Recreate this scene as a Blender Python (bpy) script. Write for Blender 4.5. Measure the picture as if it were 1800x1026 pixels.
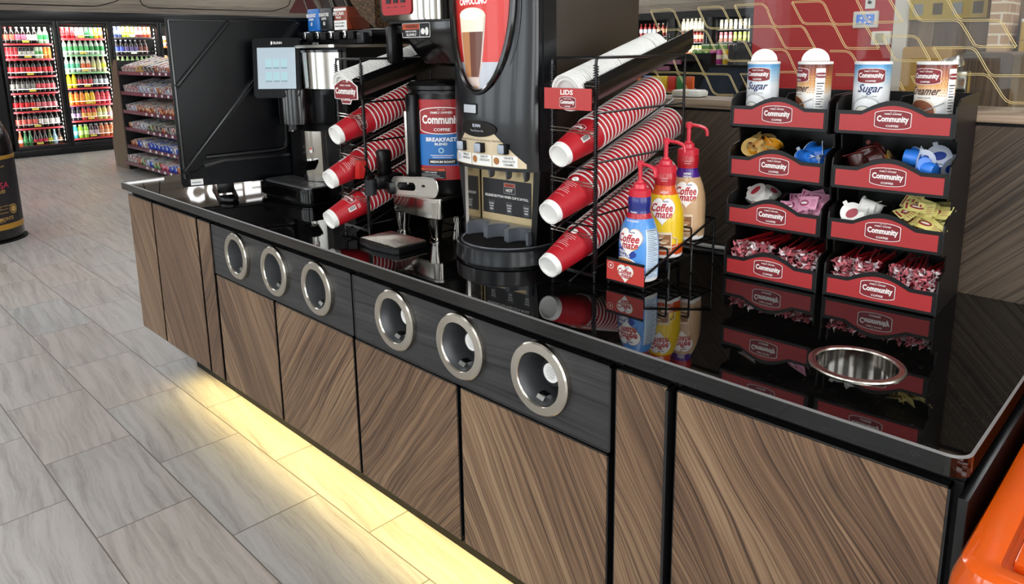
import bpy, bmesh, math, random
from mathutils import Matrix, Vector, noise
random.seed(7)
PI = math.pi
S = bpy.context.scene
for o in list(bpy.data.objects): bpy.data.objects.remove(o)
COL = S.collection

# ------------------------------------------------------------------ camera
cd = bpy.data.cameras.new('camera'); cam = bpy.data.objects.new('camera', cd); COL.objects.link(cam)
_r, _p, _y = 0.014317, 0.202187, -0.779637
_f = Vector((math.sin(_y)*math.cos(_p), math.cos(_y)*math.cos(_p), -math.sin(_p)))
_rt = Vector((math.cos(_y), -math.sin(_y), 0)); _dn = _f.cross(_rt)
_c, _s = math.cos(_r), math.sin(_r)
_r2 = _rt*_c+_dn*_s; _d2 = -_rt*_s+_dn*_c
M = Matrix(((_r2.x, -_d2.x, -_f.x, 0), (_r2.y, -_d2.y, -_f.y, 0), (_r2.z, -_d2.z, -_f.z, 1.49), (0, 0, 0, 1)))
cam.matrix_world = M
cd.sensor_width = 36; cd.lens = 25.76; cd.shift_y = -0.09; cd.clip_start = 0.02; cd.clip_end = 100
S.camera = cam

# ------------------------------------------------------------------ world and exposure
W = bpy.data.worlds.new('daylight'); S.world = W; W.use_nodes = True
bg = W.node_tree.nodes['Background']
bg.inputs[0].default_value = (0.80, 0.90, 1.0, 1); bg.inputs[1].default_value = 2.2
S.view_settings.view_transform = 'Standard'; S.view_settings.look = 'None'
S.view_settings.gamma = 1; S.view_settings.use_curve_mapping = False
S.view_settings.exposure = -0.17
CEIL = 3.1
LIGHT_E = 10.0       # luminous ceiling panels
LED_W = 9.5        # warm strip under the counter

def area(name, loc, direction, sx, sy, power, color=(1, 1, 1), spread=None, portal=False):
    l = bpy.data.lights.new(name, 'AREA'); l.shape = 'RECTANGLE'; l.size = sx; l.size_y = sy
    l.energy = power; l.color = color
    if spread: l.spread = spread
    if portal: l.cycles.is_portal = True
    o = bpy.data.objects.new(name, l); COL.objects.link(o); o.location = loc
    o.rotation_euler = Vector(direction).to_track_quat('-Z', 'Y').to_euler()
    return o
# daylight entering by the shop windows behind and to the right of the camera
for yy in (-2.85, -0.60, 1.65): area('window_daylight', (3.38, yy, 1.75), (-1, 0, 0), 1.3, 2.2, 44, (1.0, 0.99, 0.97))
for xx in (-6.95, -4.60, -2.25, 0.10): area('window_daylight', (xx, -4.40, 1.75), (0, 1, 0), 1.5, 2.2, 29, (0.95, 0.98, 1.0))

# ------------------------------------------------------------------ materials
def lin(c): return c/12.92 if c <= 0.04045 else ((c+0.055)/1.055)**2.4
def hx(h):
    h = h.lstrip('#'); return tuple(lin(int(h[i:i+2], 16)/255) for i in (0, 2, 4))+(1,)
_mc = {}
def pm(name, col, rough=0.5, metal=0.0, spec=0.5, coat=0.0, emis=None, es=0.0, alpha=1.0, trans=0.0, aniso=0.0):
    if name in _mc: return _mc[name]
    m = bpy.data.materials.new(name); m.use_nodes = True; b = m.node_tree.nodes['Principled BSDF']
    b.inputs['Base Color'].default_value = hx(col) if isinstance(col, str) else col
    b.inputs['Roughness'].default_value = rough; b.inputs['Metallic'].default_value = metal
    b.inputs['Specular IOR Level'].default_value = spec; b.inputs['Coat Weight'].default_value = coat
    b.inputs['Coat Roughness'].default_value = 0.08
    b.inputs['Transmission Weight'].default_value = trans
    b.inputs['Anisotropic'].default_value = aniso
    if emis: b.inputs['Emission Color'].default_value = hx(emis); b.inputs['Emission Strength'].default_value = es
    _mc[name] = m; return m
def C_(col, rough=0.5, metal=0.0, coat=0.0):
    return pm('paint_%s_%d_%d_%d' % (col.strip('#'), rough*100, metal*100, coat*100), col, rough, metal, coat=coat)
class NT:
    def __init__(s, name):
        s.m = bpy.data.materials.new(name); s.m.use_nodes = True; s.t = s.m.node_tree; s.b = s.t.nodes['Principled BSDF']
    def n(s, ty, **k):
        x = s.t.nodes.new(ty)
        for a, v in k.items(): setattr(x, a, v)
        return x
    def l(s, a, b): s.t.links.new(a, b)
    def math(s, op, a, b=None, c=None):
        x = s.n('ShaderNodeMath', operation=op)
        for i, v in enumerate((a, b, c)):
            if v is None: continue
            if isinstance(v, (int, float)): x.inputs[i].default_value = v
            else: s.l(v, x.inputs[i])
        return x.outputs[0]
    def comb(s, x, y, z):
        c = s.n('ShaderNodeCombineXYZ')
        for i, v in enumerate((x, y, z)):
            if isinstance(v, (int, float)): c.inputs[i].default_value = v
            else: s.l(v, c.inputs[i])
        return c.outputs[0]
    def noise(s, vec, scale=1, detail=4, rough=0.55, dist=0.0, out=0):
        x = s.n('ShaderNodeTexNoise'); s.l(vec, x.inputs['Vector'])
        x.inputs['Scale'].default_value = scale; x.inputs['Detail'].default_value = detail
        x.inputs['Roughness'].default_value = rough; x.inputs['Distortion'].default_value = dist
        return x.outputs[out]
    def ramp(s, fac, stops, interp='LINEAR'):
        r = s.n('ShaderNodeValToRGB'); s.l(fac, r.inputs[0]); e = r.color_ramp.elements
        r.color_ramp.interpolation = interp
        while len(e) < len(stops): e.new(0.5)
        for x, (p, c) in zip(e, stops):
            x.position = p; x.color = hx(c) if isinstance(c, str) else (c, c, c, 1)
        return r.outputs[0]
    def mix(s, fac, a, b, bt='MIX'):
        x = s.n('ShaderNodeMix', data_type='RGBA', blend_type=bt)
        if isinstance(fac, (int, float)): x.inputs[0].default_value = fac
        else: s.l(fac, x.inputs[0])
        for i, v in ((6, a), (7, b)):
            if isinstance(v, str): x.inputs[i].default_value = hx(v)
            elif isinstance(v, (int, float)): x.inputs[i].default_value = (v, v, v, 1)
            else: s.l(v, x.inputs[i])
        return x.outputs[2]
    def xyz(s, geo=False):
        if geo: p = s.n('ShaderNodeNewGeometry').outputs['Position']
        else: p = s.n('ShaderNodeTexCoord').outputs['Object']
        q = s.n('ShaderNodeSeparateXYZ'); s.l(p, q.inputs[0]); return p, q.outputs
    def bump(s, h, strength=0.2, dist=0.001):
        x = s.n('ShaderNodeBump'); x.inputs['Strength'].default_value = strength; x.inputs['Distance'].default_value = dist
        s.l(h, x.inputs['Height']); s.l(x.outputs[0], s.b.inputs['Normal'])

def wood(name, ang, off=(0, 0), cols=('#4d3a2b', '#775d46', '#957a5e', '#ad9274'), band=0.12, axes=('X', 'Z'), rough=0.42,
         tone=0.25, fine=230, mid=66, knots=0.6, warp=0.05):
    """sawn veneer: grain runs at ang degrees from horizontal in the plane of the two axes"""
    w = NT(name); p, q = w.xyz(geo=True); ix = {'X': 0, 'Y': 1, 'Z': 2}
    x = w.math('ADD', q[ix[axes[0]]], off[0]); z = w.math('ADD', q[ix[axes[1]]], off[1])
    a = math.radians(ang); ca, sa = math.cos(a), math.sin(a)
    u = w.math('ADD', w.math('MULTIPLY', x, ca), w.math('MULTIPLY', z, sa))
    v = w.math('SUBTRACT', w.math('MULTIPLY', z, ca), w.math('MULTIPLY', x, sa))
    # knots: the grain flows round scattered points
    vo = w.n('ShaderNodeTexVoronoi', feature='F1'); w.l(w.comb(w.math('MULTIPLY', u, 2.1), w.math('MULTIPLY', v, 4.2), 3.3), vo.inputs['Vector'])
    vo.inputs['Scale'].default_value = 1.0; vo.inputs['Randomness'].default_value = 1.0
    d = vo.outputs['Distance']
    kb = w.math('POWER', 2.718, w.math('MULTIPLY', w.math('MULTIPLY', d, d), -14.0))
    wl = w.noise(w.comb(w.math('MULTIPLY', u, 2.2), w.math('MULTIPLY', v, 6.0), 1.7), 1, 2)
    vw = w.math('ADD', v, w.math('MULTIPLY', w.math('SUBTRACT', wl, 0.5), warp))
    vw = w.math('ADD', vw, w.math('MULTIPLY', kb, 0.045*knots))
    bi = w.math('FLOOR', w.math('DIVIDE', v, band))
    wn = w.n('ShaderNodeTexWhiteNoise', noise_dimensions='1D'); w.l(bi, wn.inputs['W'])
    r = wn.outputs['Value']
    g1 = w.noise(w.comb(w.math('ADD', w.math('MULTIPLY', u, 1.1), w.math('MULTIPLY', r, 9.0)), w.math('MULTIPLY', vw, mid), 0.0), 1, 6, 0.62)
    g2 = w.noise(w.comb(w.math('MULTIPLY', u, 5), w.math('MULTIPLY', vw, fine), 2.0), 1, 3, 0.6)
    g3 = w.noise(w.comb(w.math('MULTIPLY', u, 1.6), w.math('MULTIPLY', vw, mid*3.4), 5.0), 1, 2, 0.5)
    s = w.math('ADD', w.math('MULTIPLY', g1, 0.46), w.math('ADD', w.math('MULTIPLY', g2, 0.32), w.math('MULTIPLY', g3, 0.34)))
    s = w.math('ADD', s, w.math('MULTIPLY', w.math('SUBTRACT', r, 0.5), tone*0.5))
    col = w.ramp(s, [(0.36, cols[0]), (0.49, cols[1]), (0.60, cols[2]), (0.74, cols[3])])
    pore = w.ramp(g3, [(0.34, 0.5), (0.45, 1.0)])
    col = w.mix(1.0, col, pore, 'MULTIPLY')
    kd = w.ramp(d, [(0.0, 0.30), (0.055, 0.75), (0.11, 1.0)])
    col = w.mix(knots, col, w.mix(1.0, col, kd, 'MULTIPLY'))
    w.l(col, w.b.inputs['Base Color']); w.b.inputs['Roughness'].default_value = rough
    w.b.inputs['Specular IOR Level'].default_value = 0.35
    w.bump(g2, 0.15, 0.0005)
    return w.m

def mat_granite():
    w = NT('black_granite'); p, q = w.xyz(geo=True)
    v = w.n('ShaderNodeTexVoronoi'); w.l(p, v.inputs['Vector']); v.inputs['Scale'].default_value = 420
    sp = w.ramp(v.outputs['Distance'], [(0.06, 1.0), (0.17, 0.0)])
    n = w.noise(p, 90, 2); pick = w.ramp(n, [(0.56, 0.0), (0.62, 1.0)])
    f = w.math('MULTIPLY', sp, pick)
    col = w.mix(f, w.ramp(w.noise(p, 25, 3), [(0.3, '#030303'), (0.7, '#0a0908')]), '#8a8178')
    w.l(col, w.b.inputs['Base Color']); w.b.inputs['Roughness'].default_value = 0.025
    w.b.inputs['Specular IOR Level'].default_value = 0.52
    return w.m

def mat_tile():
    w = NT('porcelain_floor'); p, q = w.xyz(geo=True)
    RH, BW = 0.3045, 0.603
    yy = w.math('DIVIDE', w.math('ADD', q[1], 10*RH-0.5275), RH)
    row = w.math('FLOOR', yy)
    odd = w.math('MODULO', row, 2.0)
    xx = w.math('DIVIDE', w.math('ADD', w.math('ADD', q[0], 50*BW+2.384), w.math('MULTIPLY', odd, BW*0.5)), BW)
    cx = w.math('FLOOR', xx)
    fx = w.math('SUBTRACT', xx, cx); fy = w.math('SUBTRACT', yy, row)
    ex = w.math('MULTIPLY', w.math('MINIMUM', fx, w.math('SUBTRACT', 1.0, fx)), BW)
    ey = w.math('MULTIPLY', w.math('MINIMUM', fy, w.math('SUBTRACT', 1.0, fy)), RH)
    e = w.math('MINIMUM', ex, ey)
    joint = w.ramp(w.math('MULTIPLY', e, 100.0), [(0.16, 1.0), (0.26, 0.0)])
    wn = w.n('ShaderNodeTexWhiteNoise', noise_dimensions='2D'); w.l(w.comb(row, cx, 0), wn.inputs['Vector'])
    rnd = wn.outputs['Value']
    o = w.math('MULTIPLY', rnd, 37.0)
    sk = w.math('ADD', q[1], w.math('MULTIPLY', q[0], 0.10))
    wv = w.noise(w.comb(w.math('ADD', w.math('MULTIPLY', q[0], 2.3), o), w.math('MULTIPLY', sk, 5), o), 1, 3)
    vv = w.math('ADD', w.math('MULTIPLY', sk, 30.0), w.math('MULTIPLY', wv, 2.6))
    n1 = w.noise(w.comb(w.math('ADD', w.math('MULTIPLY', q[0], 1.5), o), vv, o), 1, 7, 0.62)
    n2 = w.noise(w.comb(w.math('ADD', w.math('MULTIPLY', q[0], 2.0), o), w.math('MULTIPLY', vv, 4.0), o), 1, 4, 0.6)
    n3 = w.noise(w.comb(q[0], q[1], 0), 1.3, 2)
    s = w.math('ADD', w.math('MULTIPLY', n1, 0.8), w.math('MULTIPLY', n2, 0.2))
    col = w.ramp(s, [(0.34, '#8e8a85'), (0.43, '#a09c97'), (0.5, '#aba8a3'), (0.62, '#b4b1ad')])
    vein = w.ramp(w.math('ABSOLUTE', w.math('SUBTRACT', n1, 0.5)), [(0.0, 0.84), (0.010, 1.0)])
    col = w.mix(0.8, col, vein, 'MULTIPLY')
    n5 = w.noise(w.comb(w.math('ADD', w.math('MULTIPLY', q[0], 1.3), o), w.math('MULTIPLY', vv, 0.55), o), 1, 5, 0.55)
    ct = w.math('ABSOLUTE', w.math('SUBTRACT', w.math('FRACT', w.math('MULTIPLY', n5, 15.0)), 0.5))
    v2 = w.ramp(ct, [(0.0, 0.82), (0.10, 1.0)])
    gate = w.ramp(n1, [(0.42, 1.0), (0.58, 0.15)])
    col = w.mix(gate, col, w.mix(1.0, col, v2, 'MULTIPLY'))
    tint = w.mix(rnd, '#eff3f5', '#fbf5f0')
    col = w.mix(1.0, col, tint, 'MULTIPLY')
    col = w.mix(joint, col, '#5d564d')
    w.l(col, w.b.inputs['Base Color'])
    rr = w.ramp(n3, [(0.3, 0.30), (0.7, 0.42)]); w.l(rr, w.b.inputs['Roughness'])
    w.bump(w.math('ADD', w.math('MULTIPLY', joint, -1.0), w.math('MULTIPLY', n2, 0.15)), 0.35, 0.0012)
    return w.m

def mat_speckle(name, c1, c2, scale=60, rough=0.5, metal=0.0, bump=0.0, thr=(0.45, 0.6)):
    w = NT(name); p, q = w.xyz()
    n = w.noise(p, scale, 3, 0.6); w.l(w.ramp(n, [(thr[0], c1), (thr[1], c2)]), w.b.inputs['Base Color'])
    w.b.inputs['Roughness'].default_value = rough; w.b.inputs['Metallic'].default_value = metal
    if bump: w.bump(n, bump, 0.001)
    return w.m
def mat_brushed(name, col, rough, axis=2, amt=0.25):
    w = NT(name); p, q = w.xyz()
    k = [160, 160, 160]; k[axis] = 2
    n = w.noise(w.comb(*[w.math('MULTIPLY', q[i], k[i]) for i in range(3)]), 1, 3)
    w.b.inputs['Base Color'].default_value = hx(col); w.b.inputs['Metallic'].default_value = 1
    r = w.math('ADD', w.math('MULTIPLY', n, amt*rough*2), rough*(1-amt)); w.l(r, w.b.inputs['Roughness'])
    return w.m
def mat_glass(name, tint=(1, 1, 1, 1), fr=1.45, rough=0.0):
    w = NT(name); t = w.t; t.nodes.remove(w.b)
    out = [n for n in t.nodes if n.type == 'OUTPUT_MATERIAL'][0]
    tr = w.n('ShaderNodeBsdfTransparent'); tr.inputs[0].default_value = tint
    gl = w.n('ShaderNodeBsdfGlossy'); gl.inputs['Roughness'].default_value = rough
    ge = w.n('ShaderNodeNewGeometry'); dp = w.n('ShaderNodeVectorMath', operation='DOT_PRODUCT'); w.l(ge.outputs['Normal'], dp.inputs[0]); w.l(ge.outputs['Incoming'], dp.inputs[1])
    c = w.math('SUBTRACT', 1.0, w.math('ABSOLUTE', dp.outputs['Value'])); f = w.math('ADD', w.math('MULTIPLY', w.math('POWER', c, 5.0), 0.9), 0.012)
    mx = w.n('ShaderNodeMixShader'); w.l(f, mx.inputs[0]); w.l(tr.outputs[0], mx.inputs[1]); w.l(gl.outputs[0], mx.inputs[2])
    w.l(mx.outputs[0], out.inputs[0]); return w.m

GRANITE = mat_granite(); TILE = mat_tile()
BLACK = pm('black_plastic', '#070708', 0.30, spec=0.4); BLACKG = pm('gloss_black', '#040405', 0.14, coat=0.2)
BLACKM = pm('matt_black', '#060607', 0.55, spec=0.25); CHARCOAL = pm('charcoal_plastic', '#15171a', 0.33, spec=0.4)
WIRE = pm('black_wire', '#0b0b0c', 0.3, coat=0.3)
STEEL = mat_brushed('brushed_steel', '#b5b1aa', 0.13, 2); STEELH = mat_brushed('brushed_steel_level', '#c9c5bd', 0.25, 0)
CHROME = pm('chrome', '#d8d8d6', 0.10, 1.0); SATIN = pm('satin_nickel', '#c6c0b5', 0.22, 1.0)
WHITE = pm('white_plastic', '#e9e8e4', 0.4); PAPER = pm('white_card', '#f0efea', 0.6)
RED = pm('label_red', '#a82a2c', 0.38); BURG = pm('badge_burgundy', '#7d1720', 0.38); PUMPRED = pm('pump_red', '#cc2a3c', 0.28, coat=0.3)
CUPRED = pm('cup_red', '#ad1522', 0.42); INK = pm('print_white', '#f4f2ee', 0.5); DINK = pm('print_black', '#15151a', 0.5)
GOLDM = pm('print_gold', '#b8893a', 0.4); BRASS = pm('gold_line', '#d8c48c', 0.35)
LGLASS = mat_glass('clear_glass', (0.97, 0.98, 0.97, 1))

# ------------------------------------------------------------------ mesh helpers
_tc = {}
def text_mesh(s, bold):
    k = (s, bold)
    if k in _tc: return _tc[k]
    cu = bpy.data.curves.new('t', 'FONT'); cu.body = s; cu.size = 1; cu.resolution_u = 2; cu.offset = bold
    o = bpy.data.objects.new('t', cu); me = bpy.data.meshes.new_from_object(o)
    vs = [(v.co.x, v.co.y) for v in me.vertices]; fs = [tuple(p.vertices) for p in me.polygons]
    bpy.data.objects.remove(o); bpy.data.meshes.remove(me); bpy.data.curves.remove(cu)
    if vs:
        x0 = min(v[0] for v in vs); x1 = max(v[0] for v in vs); y0 = min(v[1] for v in vs); y1 = max(v[1] for v in vs)
        vs = [((x-(x0+x1)/2)/(x1-x0), (y-(y0+y1)/2)/(y1-y0)) for x, y in vs]
    _tc[k] = (vs, fs); return _tc[k]

def T(x=0, y=0, z=0): return Matrix.Translation((x, y, z))
def RX(d): return Matrix.Rotation(math.radians(d), 4, 'X')
def RY(d): return Matrix.Rotation(math.radians(d), 4, 'Y')
def RZ(d): return Matrix.Rotation(math.radians(d), 4, 'Z')
FRONT = RX(90)      # local x right, y up -> world x right, z up, normal to -Y
I4 = Matrix.Identity(4)

class MB:
    def __init__(s): s.v = []; s.f = []; s.m = []; s.sm = []; s.mats = []
    def mi(s, mat):
        if mat not in s.mats: s.mats.append(mat)
        return s.mats.index(mat)
    def add(s, vs, fs, mat, M=None, smooth=False, fn=None):
        b = len(s.v); i = s.mi(mat)
        for v in vs:
            v = Vector(v)
            if M is not None: v = M @ v
            if fn: v = Vector(fn(v))
            s.v.append(v)
        for f in fs: s.f.append(tuple(b+k for k in f)); s.m.append(i); s.sm.append(smooth)
        return s
    def bmadd(s, bm, mat, M=None, smooth=False, fn=None):
        bm.verts.ensure_lookup_table(); bm.verts.index_update()
        s.add([v.co.copy() for v in bm.verts], [[v.index for v in f.verts] for f in bm.faces], mat, M, smooth, fn); bm.free(); return s
    def box(s, x0, x1, y0, y1, z0, z1, mat, bev=0.0, M=None, seg=2, smooth=None):
        bm = bmesh.new(); bmesh.ops.create_cube(bm, size=1)
        for v in bm.verts: v.co = Vector(((x0+x1)/2+v.co.x*(x1-x0), (y0+y1)/2+v.co.y*(y1-y0), (z0+z1)/2+v.co.z*(z1-z0)))
        if bev: bmesh.ops.bevel(bm, geom=list(bm.edges), offset=bev, segments=seg, affect='EDGES', profile=0.5)
        return s.bmadd(bm, mat, M, bool(bev) if smooth is None else smooth)
    def prism(s, pts, d0, d1, mat, M=None, bev=0.0, seg=2, smooth=False):
        """polygon pts (x,y) extruded along local z from d0 to d1"""
        bm = bmesh.new(); a = [bm.verts.new((x, y, d0)) for x, y in pts]; b = [bm.verts.new((x, y, d1)) for x, y in pts]
        n = len(pts); bm.faces.new(a[::-1]); bm.faces.new(b)
        for i in range(n): bm.faces.new((a[i], a[(i+1) % n], b[(i+1) % n], b[i]))
        bmesh.ops.recalc_face_normals(bm, faces=bm.faces)
        if bev: bmesh.ops.bevel(bm, geom=[e for e in bm.edges if abs(e.verts[0].co.z-e.verts[1].co.z) < 1e-7], offset=bev, segments=seg, affect='EDGES')
        return s.bmadd(bm, mat, M, smooth or bool(bev))
    def lathe(s, prof, n, mat, M=None, smooth=True, a0=0, a1=360, cap=True, fn=None):
        """profile of (r, z); mat may be a list, one entry per segment"""
        full = abs(a1-a0) >= 360; k = n if full else n+1; vs = []
        for r, z in prof:
            for i in range(k):
                a = math.radians(a0+(a1-a0)*i/n); vs.append((r*math.cos(a), r*math.sin(a), z))
        ml = mat if isinstance(mat, (list, tuple)) else [mat]*(len(prof)-1)
        b = len(s.v); s.add(vs, [], ml[0], M, fn=fn)
        for j in range(len(prof)-1):
            mi = s.mi(ml[j])
            for i in range(n):
                i2 = (i+1) % k
                q = [b+j*k+i, b+j*k+i2, b+(j+1)*k+i2, b+(j+1)*k+i]
                if prof[j][0] == 0: q = [b+j*k, q[2], q[3]]
                elif prof[j+1][0] == 0: q = [q[0], q[1], b+(j+1)*k]
                s.f.append(tuple(q)); s.m.append(mi); s.sm.append(smooth)
        return s
    def cyl(s, p, q, r, mat, n=12, r2=None, cap=True, smooth=True):
        p = Vector(p); q = Vector(q); L = (q-p).length; M = T(*p) @ (q-p).to_track_quat('Z', 'Y').to_matrix().to_4x4()
        r2 = r if r2 is None else r2
        prof = [(r, 0), (r2, L)]; s.lathe(prof, n, mat, M, smooth)
        if cap:
            for rr, z, fl in ((r, 0, True), (r2, L, False)):
                vs = [(rr*math.cos(2*PI*i/n), rr*math.sin(2*PI*i/n), z) for i in range(n)]
                f = list(range(n)); s.add(vs, [f[::-1] if fl else f], mat, M)
        return s
    def tube(s, pts, r, mat, n=6, closed=False, smooth=True, flat=1.0, M=None):
        pts = [Vector(p) for p in pts]; N = len(pts); vs = []; prev = None
        for i, p in enumerate(pts):
            if closed: t = pts[(i+1) % N]-pts[i-1]
            else: t = pts[min(i+1, N-1)]-pts[max(i-1, 0)]
            t.normalize()
            if prev is None:
                u = t.cross(Vector((0, 0, 1)))
                if u.length < 0.1: u = t.cross(Vector((1, 0, 0)))
            else: u = prev-t*prev.dot(t)
            u.normalize(); prev = u; w = t.cross(u)
            for k in range(n):
                a = 2*PI*k/n; vs.append(p+u*(r*math.cos(a))+w*(r*flat*math.sin(a)))
        fs = []
        for i in range(N if closed else N-1):
            j = (i+1) % N
            for k in range(n): fs.append((i*n+k, i*n+(k+1) % n, j*n+(k+1) % n, j*n+k))
        if not closed: fs += [tuple(range(n))[::-1], tuple((N-1)*n+k for k in range(n))]
        return s.add(vs, fs, mat, M, smooth)
    def text(s, t, x, y, w, h, mat, M, z=0.0005, bold=0.02, fn=None, shear=0.0, scale=None):
        vs, fs = text_mesh(t, bold)
        if not vs: return s
        return s.add([(x+a*w+b*h*shear, y+b*h, z) for a, b in vs], fs, mat, M, False, fn)
    def quad(s, x0, x1, y0, y1, mat, M, z=0.0, fn=None, nx=1, ny=1):
        vs = [(x0+(x1-x0)*i/nx, y0+(y1-y0)*j/ny, z) for j in range(ny+1) for i in range(nx+1)]
        fs = [(j*(nx+1)+i, j*(nx+1)+i+1, (j+1)*(nx+1)+i+1, (j+1)*(nx+1)+i) for j in range(ny) for i in range(nx)]
        return s.add(vs, fs, mat, M, False, fn)
    def blob(s, fx, x0, x1, mat, M, z=0.0, fn=None, n=14):
        """flat shape between lower and upper curves fx(x)->(y0,y1)"""
        vs = []; fs = []
        for i in range(n+1):
            x = x0+(x1-x0)*(0.5-0.5*math.cos(PI*i/n)); a, b = fx(x); vs += [(x, a, z), (x, b, z)]
        for i in range(n): fs.append((2*i, 2*i+2, 2*i+3, 2*i+1))
        return s.add(vs, fs, mat, M, False, fn)
    def oval(s, cx, cy, a, b, mat, M, z=0.0, fn=None, n=16, e=2.0):
        return s.blob(lambda x: (cy-b*(max(0, 1-abs((x-cx)/a)**e))**(1/e), cy+b*(max(0, 1-abs((x-cx)/a)**e))**(1/e)), cx-a, cx+a, mat, M, z, fn, n)
    def build(s, name, parent=None, world=False, at=None, pos=None, **props):
        me = bpy.data.meshes.new(name)
        off = Vector((0, 0, 0))
        if world and parent is not None: off = parent.location if parent.parent is None else parent.location+parent.parent.location
        if at is not None: off = Vector(at)
        me.from_pydata([v-off for v in s.v], [], s.f)
        for m in s.mats: me.materials.append(m)
        me.polygons.foreach_set('material_index', s.m); me.polygons.foreach_set('use_smooth', s.sm); me.update()
        bm = bmesh.new(); bm.from_mesh(me); bmesh.ops.recalc_face_normals(bm, faces=bm.faces) if props.pop('fix', True) else None
        bm.to_mesh(me); bm.free()
        if any(s.sm):
            try: me.set_sharp_from_angle(angle=math.radians(40))
            except Exception: pass
        o = bpy.data.objects.new(name, me); COL.objects.link(o)
        if parent is not None: o.parent = parent
        if at is not None: o.location = at
        if pos is not None: o.location = pos
        for k, v in props.items(): o[k] = v
        return o
def thing(name, label, cat, loc=(0, 0, 0), rz=0, group=None):
    o = bpy.data.objects.new(name, None); COL.objects.link(o); o.empty_display_size = 0.05
    o.location = loc; o.rotation_euler = (0, 0, math.radians(rz)); o['label'] = label; o['category'] = cat
    if group: o['group'] = group
    return o
def tag(o, label, cat, group=None):
    o['label'] = label; o['category'] = cat
    if group: o['group'] = group
    return o
def struct(name, mb): o = mb.build(name); o['kind'] = 'structure'; return o
def dup(r, loc=None, rot=None, label=None, group=None, mat=None):
    c = r.copy(); COL.objects.link(c)
    for ch in list(r.children):
        k = ch.copy(); COL.objects.link(k); k.parent = c
        for g in list(ch.children):
            d = g.copy(); COL.objects.link(d); d.parent = k
    if loc is not None: c.location = loc
    if rot is not None: c.rotation_euler = rot
    if label: c['label'] = label
    if group: c['group'] = group
    return c
def arc(cx, cy, r, a0, a1, n=6): return [(cx+r*math.cos(math.radians(a0+(a1-a0)*i/n)), cy+r*math.sin(math.radians(a0+(a1-a0)*i/n))) for i in range(n+1)]
def rrect(x0, x1, y0, y1, r, n=5): return arc(x1-r, y1-r, r, 0, 90, n)+arc(x0+r, y1-r, r, 90, 180, n)+arc(x0+r, y0+r, r, 180, 270, n)+arc(x1-r, y0+r, r, 270, 360, n)
def fillet(pts, r, n=4):
    """round the inner corners of a 3-D polyline"""
    out = [Vector(pts[0])]
    for a, b, c in zip(pts, pts[1:], pts[2:]):
        a, b, c = Vector(a), Vector(b), Vector(c); d1 = (a-b); d2 = (c-b); rr = min(r, d1.length*0.45, d2.length*0.45)
        p = b+d1.normalized()*rr; q = b+d2.normalized()*rr
        for i in range(n+1):
            t = i/n; out.append(p*(1-t)**2+b*2*t*(1-t)+q*t*t)
    out.append(Vector(pts[-1])); return out
def barrel(w, h, side=0.64):
    def f(x): 
        k = side+(1-side)*math.sqrt(max(0, 1-(2*x/w)**2)); return (-h/2*k, h/2*k)
    return f
def logo(mb, M, w, fn=None, bg=None, z=0.0, small=True):
    """the oval coffee badge: white rim, burgundy field, white lettering"""
    h = w*0.56
    mb.blob(barrel(w, h), -w/2, w/2, INK, M, z+0.0003, fn)
    mb.blob(barrel(w*0.965, h*0.94), -w*0.4825, w*0.4825, bg or BURG, M, z+0.0006, fn)
    mb.text('Community', 0, 0.0, w*0.86, h*0.42, INK, M, z+0.001, 0.035, fn)
    if small:
        mb.text('EST. 1919', 0, h*0.41, w*0.16, h*0.04, INK, M, z+0.001, 0.0, fn)
        mb.text('FAMILY OWNED', 0, h*0.30, w*0.46, h*0.085, INK, M, z+0.001, 0.02, fn)
        mb.text('COFFEE', 0, -h*0.325, w*0.34, h*0.11, INK, M, z+0.001, 0.02, fn)
def bend(R, cx=0.0, cy=0.0):
    """wrap a decal (x across, z up, y = -height off the surface) round a vertical cylinder facing -Y"""
    def f(v):
        a = v.x/R; r = R-v.y; return (cx+r*math.sin(a), cy-r*math.cos(a), v.z)
    return f
# ================================================================== the room
CT = 0.905
mb = MB(); mb.box(-13.6, 3.5, -4.6, 13.2, -0.12, 0.0, TILE); struct('floor', mb)
mb = MB(); mb.box(-13.6, 3.5, -4.6, 13.2, CEIL, CEIL+0.1, pm('ceiling_paint', '#8f8d89', 0.9)); struct('ceiling', mb)
SOFFIT = wood('soffit_planks', 0, (0.3, 0.1), ('#5d5348', '#7d7266', '#93887b', '#a79b8c'), band=0.16, axes=('Y', 'Z'), tone=0.5, knots=0.2, rough=0.6)
SOFFIT2 = wood('soffit_planks_rear', 0, (0.3, 0.1), ('#5d5348', '#7d7266', '#93887b', '#a79b8c'), band=0.16, axes=('X', 'Z'), tone=0.5, knots=0.2, rough=0.6)
mb = MB(); mb.box(-13.6, -13.5, -4.6, 13.2, 0, CEIL, BLACKM)
mb.box(-13.5, -12.9, -4.6, 13.2, 2.15, CEIL, SOFFIT)
for y in (1.5, 4.45, 7.4):     # thin dark outlined panels in the planks
    pts = [(-12.895, y, 3.0), (-12.895, y+0.1, 2.30), (-12.895, y+0.2, 2.24), (-12.895, y+2.4, 2.24), (-12.895, y+2.75, 2.35), (-12.895, y+2.85, 3.0)]
    mb.tube(fillet(pts, 0.1), 0.007, BLACKM)
struct('wall_left', mb)
mb = MB(); mb.box(-13.6, 3.5, 13.1, 13.2, 0, CEIL, BLACKM); mb.box(-12.9, -2.4, 12.45, 13.1, 2.15, CEIL, SOFFIT2); struct('wall_rear', mb)
WPL = pm('wall_paint', '#c9c5bc', 0.8)
mb = MB(); mb.box(3.4, 3.5, -4.6, -3.8, 0, CEIL, WPL); mb.box(3.4, 3.5, 2.6, 13.2, 0, CEIL, WPL); mb.box(3.4, 3.5, -3.8, 2.6, 0, 0.6, WPL); mb.box(3.4, 3.5, -3.8, 2.6, 2.9, CEIL, WPL)
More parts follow.
